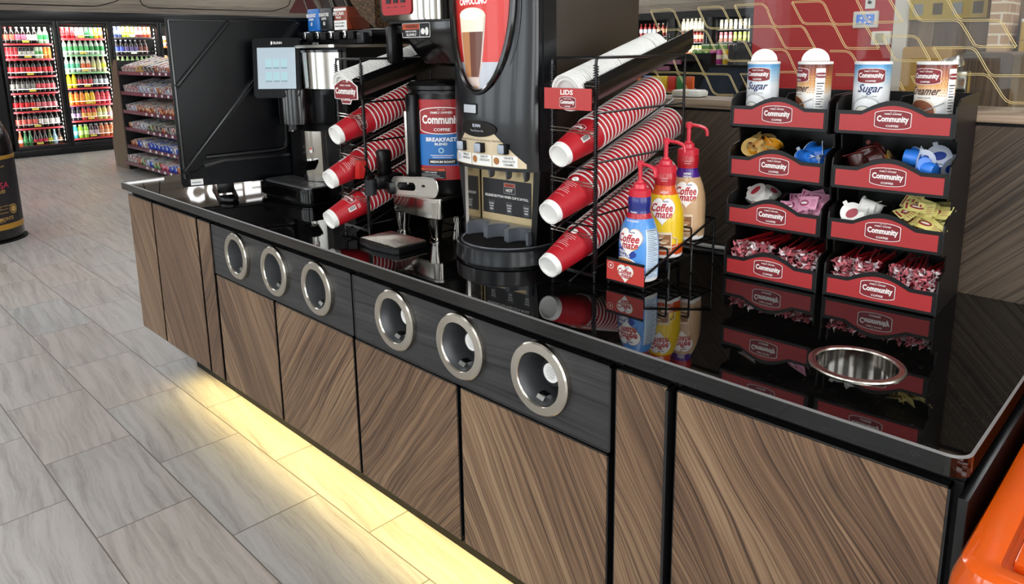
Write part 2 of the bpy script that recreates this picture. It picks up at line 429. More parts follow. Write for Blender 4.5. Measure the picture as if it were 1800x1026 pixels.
for y_ in (-1.72, 0.53): mb.box(3.4, 3.5, y_-0.42, y_+0.42, 0.6, 2.9, WPL)  # unseen piers added to part the window light
struct('wall_right', mb)
mb = MB(); mb.box(-13.6, -7.8, -4.6, -4.5, 0, CEIL, WPL); mb.box(1.8, 3.5, -4.6, -4.5, 0, CEIL, WPL); mb.box(-7.8, 1.8, -4.6, -4.5, 0, 0.6, WPL); mb.box(-7.8, 1.8, -4.6, -4.5, 2.9, CEIL, WPL)
for x_ in (-5.77, -3.42, -1.07): mb.box(x_-0.38, x_+0.38, -4.6, -4.5, 0.6, 2.9, WPL)  # unseen piers added so the steel mirrors separate window streaks
struct('wall_front', mb)
def shopwin(name, a, b):
    mb = MB(); n = 5
    for i in range(n+1):
        t = i/n; x = a[0]+(b[0]-a[0])*t; y = a[1]+(b[1]-a[1])*t
        mb.box(x-0.03, x+0.03, y-0.03, y+0.03, 0.6, 2.9, BLACKM)
    for z in (0.63, 2.87): mb.box(min(a[0], b[0])-0.03, max(a[0], b[0])+0.03, min(a[1], b[1])-0.03, max(a[1], b[1])+0.03, z-0.03, z+0.03, BLACKM)
    if a[0] == b[0]: mb.box(a[0]-0.004, a[0]+0.004, a[1], b[1], 0.66, 2.84, LGLASS)
    else: mb.box(a[0], b[0], a[1]-0.004, a[1]+0.004, 0.66, 2.84, LGLASS)
    struct(name, mb)
shopwin('window_1', (3.45, -3.8), (3.45, 2.6)); shopwin('window_2', (-7.8, -4.55), (1.8, -4.55))

# ceiling lights
PANEL = pm('lit_diffuser', '#ffffff', 0.5, emis='#fbfcff', es=LIGHT_E)
proto = None; k = 0
for yy in (-2.9, -1.1, 0.7, 3.6, 6.0, 9.0, 11.2):
    for xx in (-11.2, -8.4, -5.6, -2.6, 0.2, 2.2):
        if yy == 0.7 and xx in (-2.6,): continue
        if proto is None:
            proto = thing('ceiling_light', 'square luminous panel set in the shop ceiling', 'ceiling light', (xx, yy, CEIL), 0, 'luminous ceiling panels')
            a = MB(); a.box(-0.63, 0.63, -0.33, 0.33, -0.02, -0.001, WHITE); a.build('frame', proto)
            a = MB(); a.box(-0.6, 0.6, -0.3, 0.3, -0.026, -0.0201, PANEL); a.build('diffuser', proto)
        else: dup(proto, (xx, yy, CEIL))

# ================================================================== counter
CX0, CX1, CY0, CY1 = -3.712, -0.206, 1.128, 1.942
# worktop with a round bin opening
def worktop():
    mb = MB(); hx0, hy0, hr = -0.4435, 1.357, 0.073; n = 48
    outer = arc(CX0+0.006, CY0+0.006, 0.006, 180, 270, 2)+arc(CX1-0.03, CY0+0.03, 0.03, 270, 360, 6)+[(CX1, CY1), (CX0, CY1)]
    t = CT; b = CT-0.034; e = 0.003
    bm = bmesh.new()
    ins = arc(CX0+0.01, CY0+0.01, 0.006, 180, 270, 2)+arc(CX1-0.03, CY0+0.03, 0.026, 270, 360, 6)+[(CX1-e, CY1), (CX0+e, CY1)]
    o1 = [bm.verts.new((x, y, t)) for x, y in ins]; o2 = [bm.verts.new((x, y, t-e)) for x, y in outer]; o3 = [bm.verts.new((x, y, b)) for x, y in outer]
    N = len(outer)
    for A, B in ((o2, o3),):
        for i in range(N): bm.faces.new((A[i], A[(i+1) % N], B[(i+1) % N], B[i]))
    mb.add([v.co.copy() for v in o1+o2], [(i, (i+1) % N, N+(i+1) % N, N+i) for i in range(N)], pm('arris_highlight', '#6a6866', 0.4))  # edge highlight put into a lighter arris colour
    bm.faces.new(o3)
    for i in range(N): bm.edges.new((o1[i], o1[(i+1) % N]))
    h1 = [bm.verts.new((hx0+hr*math.cos(2*PI*i/n), hy0+hr*math.sin(2*PI*i/n), t)) for i in range(n)]
    h2 = [bm.verts.new((v.co.x, v.co.y, b+0.001)) for v in h1]
    for i in range(n): bm.faces.new((h1[i], h1[(i+1) % n], h2[(i+1) % n], h2[i]))
    ed = [bm.edges.get((o1[i], o1[(i+1) % N])) for i in range(N)]+[bm.edges.get((h1[i], h1[(i+1) % n])) for i in range(n)]
    bmesh.ops.triangle_fill(bm, use_beauty=True, edges=ed, normal=(0, 0, 1))
    mb.bmadd(bm, GRANITE); return mb
o = worktop().build('worktop', at=((CX0+CX1)/2, 1.5, 0.88)); tag(o, 'long polished black granite worktop with fine speckles carrying the coffee machines', 'countertop')
# bin ring in the worktop
t = thing('waste_chute', 'round stainless steel waste opening let into the right end of the black worktop', 'waste chute', (-0.4435, 1.357, CT))
mb = MB(); mb.lathe([(0.0700, 0.0005), (0.0715, 0.0035), (0.078, 0.0042), (0.0835, 0.003), (0.0845, 0.0004)], 48, SATIN); mb.build('rim', t)
mb = MB(); mb.lathe([(0.0700, 0.0008), (0.0695, -0.16), (0.060, -0.165)], 48, STEEL); mb.build('sleeve', t)

TRIM = pm('black_edge_trim', '#0b0b0c', 0.28, 0.0, coat=0.4)
DGREY = wood('dark_grey_laminate', 2, (0.2, 0.4), ('#1f1f20', '#2b2b2c', '#343435', '#434343'), band=0.4, tone=0.05, knots=0.5, rough=0.45, mid=22)
WC = ('#3b2b20', '#5e4736', '#7b614a', '#998064')
def wpanel(parent, x0, x1, z0, z1, ang, seed, name='door', lab=None):
    """veneered panel with a thin black edge, face at y=1.134"""
    m = wood('walnut_%d' % seed, ang, (seed*3.17, seed*1.73), WC)
    mb = MB(); e = 0.0035
    mb.box(x0+e, x1-e, 1.1345, 1.152, z0+e, z1-e, m)
    mb.box(x0, x1, 1.136, 1.154, z0, z0+e, TRIM); mb.box(x0, x1, 1.136, 1.154, z1-e, z1, TRIM)
    mb.box(x0, x0+e, 1.136, 1.154, z0, z1, TRIM); mb.box(x1-e, x1, 1.136, 1.154, z0, z1, TRIM)
    p = {'label': lab} if lab else {}
    return mb.build(name, parent, world=True, **p)
ZB, ZT = 0.200, 0.852
def carcass(t, x0, x1, extra=True):
    mb = MB()
    mb.box(x0, x1, 1.156, 1.90, 0.205, 0.212, BLACKM); mb.box(x0, x0+0.012, 1.156, 1.90, 0.212, 0.855, BLACKM); mb.box(x1-0.012, x1, 1.156, 1.90, 0.212, 0.855, BLACKM)
    mb.box(x0+0.012, x1-0.012, 1.89, 1.90, 0.212, 0.855, BLACKM)
    mb.box(x0+0.012, x1-0.012, 1.160, 1.164, 0.212, 0.655, BLACKM)
    mb.box(x0, x1, 1.160, 1.18, 0.845, 0.862, BLACKM)
    mb.build('carcass', t, world=True)
def cab(label, x0, x1): t = thing('base_cabinet', label, 'cabinet', ((x0+x1)/2, 1.14, 0.2)); carcass(t, x0, x1); return t
t = cab('base cabinet at the far left end with two tall walnut panels and a narrow strip', -3.66, -2.755)
wpanel(t, -3.655, -3.362, ZB, ZT, -58, 1); wpanel(t, -3.352, -2.892, ZB, ZT, -58, 2); wpanel(t, -2.880, -2.762, ZB, ZT, 58, 3, 'filler_panel')
def ringunit(t, cx, sticker):
    """stainless cup dispenser: flange ring, tube, three sprung fingers, base plate"""
    cz = 0.766; B = T(cx, 1.134, cz) @ RX(90)
    mb = MB(); mb.lathe([(0.061, -0.004), (0.0612, 0.012), (0.064, 0.0155), (0.083, 0.0145), (0.0865, 0.011), (0.0868, 0.0)], 56, SATIN, B)
    r = mb.build('flange_ring', t, world=True)
    mb = MB(); mb.lathe([(0.0605, 0.012), (0.0605, -0.20), (0.0, -0.20)], 40, pm('dispenser_tube', '#9c9ea1', 0.34, 0.85), B)
    d = mb.build('dispenser_tube', r); d.data.transform(Matrix.Translation(-t.location))
    for a in (98, 250, 355):
        mb = MB(); A = B @ RZ(a+8)
        pts = [(0.0600, 0, -0.040), (0.0530, 0, -0.036), (0.0500, 0, -0.024), (0.0515, 0, -0.012), (0.0600, 0, -0.006)]
        vs = []; 
        for (x, y, z) in pts: vs += [(x, -0.0105, z), (x, 0.0105, z)]
        mb.add(vs, [(2*i, 2*i+1, 2*i+3, 2*i+2) for i in range(4)], CHROME, A, True)
        q = mb.build('spring_finger', r); q.data.transform(Matrix.Translation(-t.location))
    if sticker:
        mb = MB(); A = T(cx, 1.134+0.199, cz) @ RX(90) @ T(0, 0, 0.0)
        A = B @ T(0, 0, -0.038)
        mb.lathe([(0.0, 0.004), (0.032, 0.002), (0.038, -0.006), (0.038, -0.02), (0.02, -0.022), (0.02, -0.14)], 24, BLACK, A)
        mb.lathe([(0.0, 0.006), (0.0235, 0.0055)], 24, PAPER, A)
        for i in range(6): mb.text('CUP DISPENSER', 0, 0.0125-i*0.005, 0.030-abs(i-2.5)*0.005, 0.0022, DINK, A, 0.0066, 0.0)
        q = mb.build('pusher_disc', r, label='black spring pusher with a round white printed sticker'); q.data.transform(Matrix.Translation(-t.location))
def drawerpanel(t, x0, x1, rings, stick):
    z0, z1 = 0.656, 0.852; mb = MB()
    # face plate with round holes
    bm = bmesh.new(); y = 1.1345; n = 40
    o = [bm.verts.new(p) for p in ((x0+0.004, y, z0+0.004), (x1-0.004, y, z0+0.004), (x1-0.004, y, z1-0.004), (x0+0.004, y, z1-0.004))]
    ed = [bm.edges.new((o[i], o[(i+1) % 4])) for i in range(4)]
    for cx in rings:
        h = [bm.verts.new((cx+0.07*math.cos(2*PI*i/n), y, 0.766+0.07*math.sin(2*PI*i/n))) for i in range(n)]
        ed += [bm.edges.new((h[i], h[(i+1) % n])) for i in range(n)]
        g = [bm.verts.new((v.co.x, y+0.016, v.co.z)) for v in h]
        for i in range(n): bm.faces.new((h[i], h[(i+1) % n], g[(i+1) % n], g[i]))
    bmesh.ops.triangle_fill(bm, use_beauty=True, edges=ed, normal=(0, -1, 0)); mb.bmadd(bm, DGREY)
    e = 0.004
    mb.box(x0, x1, 1.1335, 1.15, z0, z0+e, TRIM); mb.box(x0, x1, 1.1335, 1.15, z1-e, z1, TRIM)
    mb.box(x0, x0+e, 1.1335, 1.15, z0, z1, TRIM); mb.box(x1-e, x1, 1.1335, 1.15, z0, z1, TRIM)
    mb.build('dispenser_panel', t, world=True, label='dark grey wood-grain panel holding three steel rings')
    for i, cx in enumerate(rings):
        q = thing('cup_dispenser', '', 'cup dispenser', (cx, 1.134, 0.766))
        q['label'] = stick[i][1]; q['group'] = 'round steel cup dispensers in the counter front'; del q['group']
        ringunit(q, cx, stick[i][0])
t = cab('base cabinet left of centre with a dark grey dispenser panel above two walnut doors', -2.752, -1.790)
wpanel(t, -2.746, -2.290, ZB, 0.650, -58, 4); wpanel(t, -2.280, -1.802, ZB, 0.650, 50, 5)
drawerpanel(t, -2.748, -1.793, (-2.53, -2.25, -1.978), [(False, 'round steel cup dispenser, first from the left in the counter front'), (False, 'round steel cup dispenser, second from the left in the counter front'), (False, 'round steel cup dispenser, third from the left, right end of the left grey panel')])
t = cab('base cabinet right of centre with a dark grey dispenser panel above two walnut doors', -1.790, -0.840)
wpanel(t, -1.792, -1.330, ZB, 0.650, 52, 6); wpanel(t, -1.318, -0.848, ZB, 0.650, -60, 7)
drawerpanel(t, -1.786, -0.842, (-1.575, -1.305, -1.036), [(True, 'round steel cup dispenser at the left end of the right grey panel'), (True, 'round steel cup dispenser in the middle of the right grey panel'), (True, 'largest-looking round steel cup dispenser nearest the viewer, white sticker inside')])
t = cab('base cabinet with one narrow walnut panel between the grey panel and the wide right door', -0.838, -0.703)
wpanel(t, -0.832, -0.706, ZB, ZT, -58, 8, 'door')
mb = MB(); mb.box(-0.704, -0.698, 1.12, 1.156, ZB, ZT, TRIM); mb.build('edge_strip', t, world=True)
t = cab('wide base cabinet at the right end with one large walnut door', -0.700, -0.214)
wpanel(t, -0.690, -0.226, ZB, ZT, -55, 9)
mb = MB(); mb.box(-0.212, -0.199, 1.118, 1.93, 0.02, 0.850, BLACK, 0.001); o = mb.build('end_panel'); tag(o, 'glossy black vertical end panel closing the right side of the counter', 'panel')
mb = MB(); mb.box(-3.45, -0.214, 1.29, 1.31, 0.001, 0.20, BLACKM); mb.box(-3.45, -3.43, 1.311, 1.9, 0.001, 0.20, BLACKM); struct('baseboard_counter', mb)
t = thing('led_strip', 'warm white light strip hidden under the front of the counter cabinets', 'light strip', (-1.75, 1.22, 0.2))
mb = MB(); mb.box(-3.30, -0.23, 1.239, 1.251, 0.196, 0.204, WHITE); mb.build('channel', t, world=True)
mb = MB(); mb.box(-3.30, -0.23, 1.241, 1.249, 0.194, 0.1959, pm('led_tape', '#ffdf8a', 0.5, emis='#ffd37a', es=6)); mb.build('tape', t, world=True)
l = area('led_glow', (-1.75, 1.245, 0.192), (0, -0.12, -1), 3.05, 0.012, LED_W, (1.0, 0.75, 0.27), spread=2.1)

# back wall of the counter, ledge and glass divider
BW = wood('divider_veneer', 45, (0.5, 0.2), ('#2c241d', '#41362c', '#54483b', '#6a5d4e'), band=0.2, tone=0.12, knots=0.05, rough=0.45, warp=0.02)
mb = MB(); mb.box(-3.72, 0.9, 1.944, 2.06, 0, 1.312, BW); mb.box(-3.72, 0.9, 1.9435, 2.06, 1.305, 1.3125, BLACKM); struct('wall_divider', mb)
LEDGE = wood('ledge_oak', 0, (0.1, 0.1), ('#6b5a4a', '#8a7763', '#9c8973', '#ae9b85'), band=0.5, tone=0.05, knots=0.0, rough=0.45)
mb = MB(); mb.box(-3.72, 0.9, 1.936, 2.10, 1.313, 1.338, LEDGE, 0.0015); struct('trim_1', mb)
mb = MB(); mb.box(-1.34, 0.9, 1.972, 1.978, 1.339, 2.55, LGLASS); o = mb.build('glass_divider')
tag(o, 'clear glass screen standing on the wooden ledge behind the organizers', 'glass screen')
GOLD = [[(-1.333,1.6013),(-1.2655,1.6025),(-1.2534,1.5977),(-1.2472,1.5925),(-1.226,1.5516),(-1.2179,1.543),(-1.208,1.5394),(-1.1506,1.5387),(-1.1392,1.5343),(-1.1313,1.5243),(-1.1112,1.4881),(-1.1053,1.4799)],[(-1.333,1.6013),(-1.3088,1.5559),(-1.3003,1.5471),(-1.2878,1.5416),(-1.2335,1.5418),(-1.2215,1.5365),(-1.2134,1.5279),(-1.1926,1.4941),(-1.1845,1.484),(-1.1747,1.4806),(-1.1053,1.4799)],[(-1.1683,1.6028),(-1.1001,1.6027),(-1.0891,1.5982),(-1.0815,1.5884),(-1.0601,1.5512),(-1.0524,1.5399)],[(-1.1683,1.6028),(-1.142,1.5555),(-1.1341,1.5455),(-1.121,1.5419),(-1.0524,1.5399)],[(-1.0513,1.6035),(-0.9705,1.6032),(-0.962,1.599),(-0.955,1.5918),(-0.9363,1.5517),(-0.9293,1.5439),(-0.9194,1.5405),(-0.8564,1.5401),(-0.8484,1.5354),(-0.8417,1.5263),(-0.8143,1.481)],[(-1.0513,1.6035),(-1.0235,1.5531),(-1.0162,1.5451),(-1.0058,1.5432),(-0.9406,1.5422),(-0.9306,1.5378),(-0.9219,1.5285),(-0.9004,1.4917),(-0.8935,1.484),(-0.8838,1.4818),(-0.8143,1.481)],[(-0.8849,1.6033),(-0.8123,1.6023),(-0.8032,1.5982),(-0.7967,1.5909),(-0.7764,1.5519),(-0.7701,1.5445),(-0.7612,1.5414),(-0.702,1.5408),(-0.6935,1.5371),(-0.6875,1.5306),(-0.655,1.4798)],[(-0.8849,1.6033),(-0.8576,1.5578),(-0.8508,1.5487),(-0.8399,1.5454),(-0.7802,1.5437),(-0.7712,1.5396),(-0.7649,1.5329),(-0.7418,1.4923),(-0.7354,1.4836),(-0.7252,1.4806),(-0.655,1.4798)],[(-0.7437,1.6488),(-0.7177,1.6),(-0.692,1.553),(-0.6846,1.5458),(-0.6762,1.543),(-0.6065,1.543)],[(-0.7437,1.6488),(-0.6766,1.6467),(-0.6668,1.6406),(-0.6394,1.5957),(-0.6065,1.543)],[(-1.0957,1.509),(-1.0298,1.5077),(-1.0192,1.5044),(-1.0118,1.4964),(-0.9911,1.4616),(-0.9836,1.449)],[(-1.0957,1.509),(-1.0698,1.4602),(-1.0622,1.4506),(-1.0514,1.4489),(-0.9836,1.449)],[(-0.6489,1.5088),(-0.5806,1.5079),(-0.5728,1.5051),(-0.566,1.499),(-0.5426,1.4599),(-0.5367,1.4492)],[(-0.6489,1.5088),(-0.6202,1.4602),(-0.6142,1.4519),(-0.6049,1.4492),(-0.5367,1.4492)],[(-0.5333,1.4798),(-0.4551,1.4789),(-0.4467,1.475),(-0.4403,1.4672),(-0.4173,1.4288),(-0.4108,1.4199),(-0.4015,1.4162),(-0.3306,1.4172)],[(-0.5333,1.4798),(-0.5192,1.4585),(-0.4982,1.4268),(-0.4904,1.4202),(-0.4807,1.4184),(-0.4236,1.4191),(-0.4149,1.416),(-0.4063,1.4084),(-0.3814,1.3706),(-0.3727,1.3607),(-0.3625,1.3565),(-0.3242,1.3575)],[(-0.624,1.6428),(-0.5982,1.5934),(-0.5761,1.5566),(-0.569,1.547),(-0.5575,1.543),(-0.4925,1.5422),(-0.484,1.5387),(-0.4776,1.5321),(-0.4545,1.4956),(-0.4477,1.4852),(-0.4383,1.4813),(-0.3667,1.4798)],[(-0.624,1.6428),(-0.5491,1.6386),(-0.5401,1.6328),(-0.5122,1.5887),(-0.4912,1.5531),(-0.4846,1.5451),(-0.4761,1.541),(-0.4118,1.5393),(-0.4038,1.5365),(-0.399,1.532),(-0.3667,1.4798)],[(-1.3197,1.4295),(-1.3131,1.4191),(-1.3024,1.4139),(-1.2349,1.4146),(-1.2247,1.4079),(-1.1891,1.3556)],[(-1.3642,1.4157),(-1.3172,1.4162),(-1.3087,1.413),(-1.3022,1.4069),(-1.2802,1.367),(-1.2737,1.3584),(-1.2632,1.354),(-1.1891,1.3556)],[(-1.2551,1.4732),(-1.1898,1.4727),(-1.1781,1.4689),(-1.1701,1.4622),(-1.1476,1.4256),(-1.1415,1.4157),(-1.1319,1.4108),(-1.0638,1.4108),(-1.0564,1.4069),(-1.0506,1.3972),(-1.029,1.3588)],[(-1.2551,1.4732),(-1.2333,1.4249),(-1.227,1.4164),(-1.2169,1.4131),(-1.1489,1.4123),(-1.1393,1.409),(-1.1314,1.4008),(-1.113,1.3662),(-1.1051,1.3565),(-1.0919,1.3511),(-1.0411,1.3519)],[(-0.9511,1.4123),(-1.0234,1.4122),(-0.9963,1.3678)],[(-0.9435,1.4807),(-0.9044,1.4796),(-0.8929,1.4749),(-0.8861,1.4673),(-0.8645,1.4263),(-0.8577,1.4188),(-0.8467,1.4165),(-0.8008,1.4165)],[(-0.9432,1.4186),(-0.8688,1.4193),(-0.8591,1.4158),(-0.8523,1.4083),(-0.8331,1.3768)],[(-0.7752,1.4745),(-0.7346,1.4736),(-0.7244,1.4699),(-0.7168,1.462),(-0.6928,1.4235),(-0.6866,1.415),(-0.6767,1.4123)],[(-0.7561,1.4141),(-0.6962,1.4139),(-0.689,1.4107),(-0.6814,1.4022),(-0.6624,1.3713)],[(-0.6004,1.3967),(-0.5883,1.3762)],[(-0.5285,1.413),(-0.5747,1.4124),(-0.551,1.3732)]]
mb = MB()
for l_ in GOLD:
    for sg in (-1, 1):
        pts = []
        for i, p in enumerate(l_):
            a = Vector(l_[max(i-1, 0)]); b = Vector(l_[min(i+1, len(l_)-1)]); d = (b-a).normalized(); nn = Vector((-d.y, d.x))
            pts.append((p[0]+nn.x*sg*0.0019, 1.9708, p[1]+nn.y*sg*0.0019))
        mb.tube(pts, 0.0008, BRASS, 4)
mb.build('line_pattern', o, label='gold double-line pattern of rounded slanted shapes')
# tall dark cladding behind the brewers
mb = MB(); mb.box(-3.3, -1.9, 1.90, 1.9425, 1.339, 1.51, pm('dark_bronze', '#2a221b', 0.35)); mb.box(-3.3, -1.9, 1.896, 1.9425, 1.5101, 1.518, pm('copper_trim', '#9a7656', 0.3, 0.8)); o = mb.build('upstand_panel'); tag(o, 'dark bronze upstand with a thin copper top edge behind the bean hoppers', 'panel')
# white cable lying along the wall
mb = MB(); mb.tube(fillet([(-1.30, 1.925, 0.912), (-1.16, 1.90, 0.912), (-1.06, 1.90, 0.912), (-0.95, 1.92, 0.912), (-0.90, 1.932, 0.94)], 0.05, 8), 0.006, WHITE, 8); o = mb.build('cable'); tag(o, 'white power cable lying on the worktop against the wood wall', 'cable')
mb = MB(); mb.tube(fillet([(-1.26, 1.86, 0.909), (-1.1, 1.83, 0.909), (-1.0, 1.87, 0.909), (-0.93, 1.925, 0.915)], 0.05, 8), 0.003, BLACK, 6); o = mb.build('cable'); tag(o, 'thin black cable curling on the worktop behind the creamer rack', 'cable')
# ================================================================== large screen seen from behind
def screen_back():
    t = thing('display_screen', 'large black screen seen from behind, standing at the far left end of the worktop', 'screen', (-3.03, 1.269, 0.906))
    n = Vector((0.958, -0.286, 0)).normalized(); d = Vector((0.286, 0.958, 0)).normalized()
    A = Matrix(((d.x, 0, n.x, 0), (d.y, 0, n.y, 0), (0, 1, 0, -0.906), (0, 0, 0, 1))) @ T(0, 0, 0)
    A = Matrix(((d.x, 0, n.x, 0), (d.y, 0, n.y, 0), (0, 1, 0, 0), (0, 0, 0, 1)))
    A = T(0, 0, 0.0308) @ A @ Matrix.Scale(0.947, 4)
    CAS = pm('screen_casing', '#04060a', 0.22, spec=0.16); RIB = pm('screen_casing_rib', '#090b0f', 0.2, coat=0.35)
    z0, z1, s0, s1 = 0.018, 0.737, -0.118, 0.56
    mb = MB(); mb.prism(rrect(s0, s1, z0, z1, 0.012), -0.022, 0.0, CAS, A, 0.003)
    b = mb.build('back_cover', t)
    mb = MB()   # raised border and pressed diagonal ribs
    mb.tube([(s0+0.014, z0+0.03, 0.0), (s0+0.012, z1-0.012, 0.0), (s1-0.012, z1-0.012, 0.0), (s1-0.012, z0+0.03, 0)], 0.007, RIB, 6, flat=1.3, M=A)
    def rib(p, q, w, h):
        p = Vector(p); q = Vector(q); u = (q-p).normalized(); v = Vector((-u.y, u.x)); pts = [p+v*w/2, q+v*w/2, q-v*w/2, p-v*w/2]
        mb.prism([(a.x, a.y) for a in pts], 0.0005, h, RIB, A, w*0.45, 1)
    rib((0.135, 0.722), (-0.100, 0.447), 0.022, 0.014); rib((0.43, 0.722), (-0.106, 0.078), 0.024, 0.014)
    mb.build('stiffening_rib', b)
    mb = MB()   # framed recess lower right
    mb.tube([tuple(p) for p in fillet([(-0.01, 0.141, 0.002), (0.345, 0.152, 0.002), (0.345, 0.52, 0.002)], 0.05, 8)], 0.010, RIB, 6, M=A)
    mb.build('recess_frame', b)
    mb = MB(); pts = [(s0+0.002, z0+0.001), (s1-0.002, z0+0.001), (s1-0.002, 0.125), (0.06, 0.118), (-0.02, 0.105), (s0+0.03, 0.062), (s0+0.002, 0.05)]
    mb.prism(pts, 0.001, 0.035, CAS, A, 0.008)
    mb.prism([(-0.02, 0.100), (0.06, 0.118), (s1-0.003, 0.126), (s1-0.003, 0.136), (0.055, 0.128), (-0.025, 0.112)], 0.001, 0.037, RIB, A, 0.004)
    for i in range(14): mb.box(s0+0.025+i*0.006, s0+0.028+i*0.006, 0.035, 0.08, 0.034, 0.0365, BLACKM, M=A)
    mb.build('electronics_housing', t)
    mb = MB(); mb.box(-0.085, -0.035, 0.026, 0.052, 0.0367, 0.0374, PAPER, M=A); mb.box(-0.08, -0.045, 0.036, 0.040, 0.0375, 0.0377, pm('grey_print', '#8a95a0'), M=A); mb.build('rating_label', t, label='white rating label')
    for s in (0.06, 0.40):
        mb = MB(); pts = [(s-0.03, -0.023, -0.19), (s-0.05, -0.023, 0.19), (s-0.005, -0.023, 0.235), (s+0.02, -0.023, 0.19), (s+0.045, -0.023, -0.15)]
        mb.tube([Vector(p) for p in fillet(pts, 0.03)], 0.011, BLACK, 8, flat=0.5, M=A); mb.box(s-0.035, s+0.035, -0.028, 0.03, -0.018, 0.004, BLACK, 0.003, A)
        mb.build('foot', t)
screen_back()

# ================================================================== bean to cup machine
def touch_brewer():
    ox, oy = -2.69, 1.41
    t = thing('coffee_machine', 'black and stainless bean-to-cup coffee machine with a white touch screen', 'coffee machine', (ox, oy, CT+0.001))
    mb = MB(); mb.prism(rrect(-0.215, 0.18, 0.0, 0.22, 0.045, 6), 0.008, 0.062, BLACKG, None, 0.006); mb.prism(rrect(-0.20, 0.165, 0.02, 0.2, 0.03), 0.0, 0.008, BLACKM); r = mb.build('drip_tray', t)
    mb = MB(); mb.prism(rrect(-0.195, 0.16, 0.02, 0.150, 0.03, 6), 0.0625, 0.0655, pm('dark_steel', '#85868a', 0.33, 0.8))
    for j in range(10):
        for i in range(24): mb.oval(-0.178+i*0.0143, 0.032+j*0.0118, 0.0048, 0.0030, BLACKM, None, 0.0657, n=5)
    for j in range(5): mb.box(-0.19, 0.155, 0.0255+j*0.0236, 0.0275+j*0.0236, 0.0658, 0.0668, STEELH)
    mb.build('perforated_grate', r)
    mb = MB(); mb.prism([(-0.195, 0.16), (0.27, 0.16), (0.27, 0.50), (-0.195, 0.50)], 0.0, 0.60, BLACK, None, 0.004)
    mb.prism([(0.09, 0.155), (0.265, 0.155), (0.265, 0.16), (0.09, 0.16)], 0.30, 0.42, BLACKG)
    mb.build('body', t)
    mb = MB(); A = T(0.0, 0.0, 0.0)
    # stainless splash column, gently convex
    pr = [(-0.075+0.15*i/12, 0.146-0.034*math.sin(PI*i/12)) for i in range(13)]+[(0.075, 0.159), (-0.075, 0.159)]
    mb.prism(pr, 0.068, 0.272, STEEL, None, smooth=True)
    mb.text('!', 0.035, 0.20, 0.003, 0.012, RED, T(0, 0.128, 0) @ FRONT, 0.0)
    c = mb.build('splash_panel', t)
    mb = MB(); mb.box(0.020, 0.045, 0.118, 0.1225, 0.185, 0.207, PAPER); mb.box(0.020, 0.045, 0.1175, 0.118, 0.198, 0.206, pm('warn_orange', '#c8512a')); mb.build('warning_label', c)
    mb = MB(); mb.prism([(-0.045, -0.012), (-0.02, -0.03), (0.035, -0.028), (0.05, 0.0), (0.05, 0.012), (-0.03, 0.010)], 0.0, 0.042, BLACKG, T(0.012, 0.128, 0.145) @ FRONT, 0.004); mb.build('hot_water_lever', c)
    mb = MB(); pr = arc(-0.005, 0.14, 0.088, 180, 360, 14)
    mb.prism([(x-0.05, y) for x, y in pr]+[(0.20, 0.14), (0.20, 0.158), (-0.16, 0.158), (-0.16, 0.14)], 0.30, 0.44, BLACKG, None, 0.004)
    mb.cyl((-0.06, 0.11, 0.275), (-0.06, 0.11, 0.30), 0.03, BLACK, 16); mb.box(-0.072, -0.062, 0.083, 0.094, 0.268, 0.278, CHROME); mb.box(-0.056, -0.046, 0.083, 0.094, 0.268, 0.278, CHROME)
    mb.build('spout_head', t)
    mb = MB(); n = 14; pr = [(-0.045+0.285*i/n, 0.145-0.050*math.sin(PI*i/n)) for i in range(n+1)]+[(0.24, 0.157), (-0.045, 0.157)]
    mb.prism(pr, 0.445, 0.583, STEEL, None, smooth=True); mb.prism([(x*1.02-0.002, y-0.004 if y < .15 else y) for x, y in pr], 0.5835, 0.592, BLACKG); mb.build('front_cladding', t, label='curved brushed steel upper front')
    mb = MB(); mb.prism(rrect(-0.16, 0.265, 0.10, 0.49, 0.02), 0.601, 0.612, STEELH, None, 0.003); mb.prism(rrect(-0.10, 0.05, 0.16, 0.30, 0.03), 0.6125, 0.622, BLACKG, None, 0.003); mb.build('top_cover', t)
    # touch screen on the left, turned to the customer
    A = T(-0.055, 0.045, 0.525) @ RZ(40) @ RX(90-6)
    mb = MB(); mb.prism(rrect(-0.098, 0.098, -0.118, 0.118, 0.016, 6), -0.032, 0.0, pm('bezel_black', '#050506', 0.25, spec=0.15), A, 0.004); s = mb.build('screen_housing', t)
    scr = pm('screen_glow', '#aebcc6', 0.15, emis='#b4c6d2', es=0.16)
    mb = MB(); mb.quad(-0.078, 0.078, -0.082, 0.080, scr, A, 0.0006)
    tl = pm('screen_tile', '#a9ccd2', 0.2, emis='#8fb6bc', es=0.16)
    for j in range(2):
        for i in range(3): mb.quad(-0.046+i*0.032, -0.020+i*0.032, 0.004-j*0.052, 0.036-j*0.052, tl, A, 0.001); mb.quad(-0.046+i*0.032, -0.020+i*0.032, -0.002-j*0.052, 0.002-j*0.052, pm('screen_text', '#6f97a5', 0.3), A, 0.001)
    mb.text('BUNN', 0.008, 0.098, 0.034, 0.010, INK, A, 0.001); mb.oval(-0.017, 0.098, 0.004, 0.007, INK, A, 0.001); mb.build('display', s)
    mb = MB(); mb.box(-0.10, -0.05, 0.075, 0.135, 0.48, 0.56, BLACK, 0.004); mb.build('screen_bracket', t)
touch_brewer()

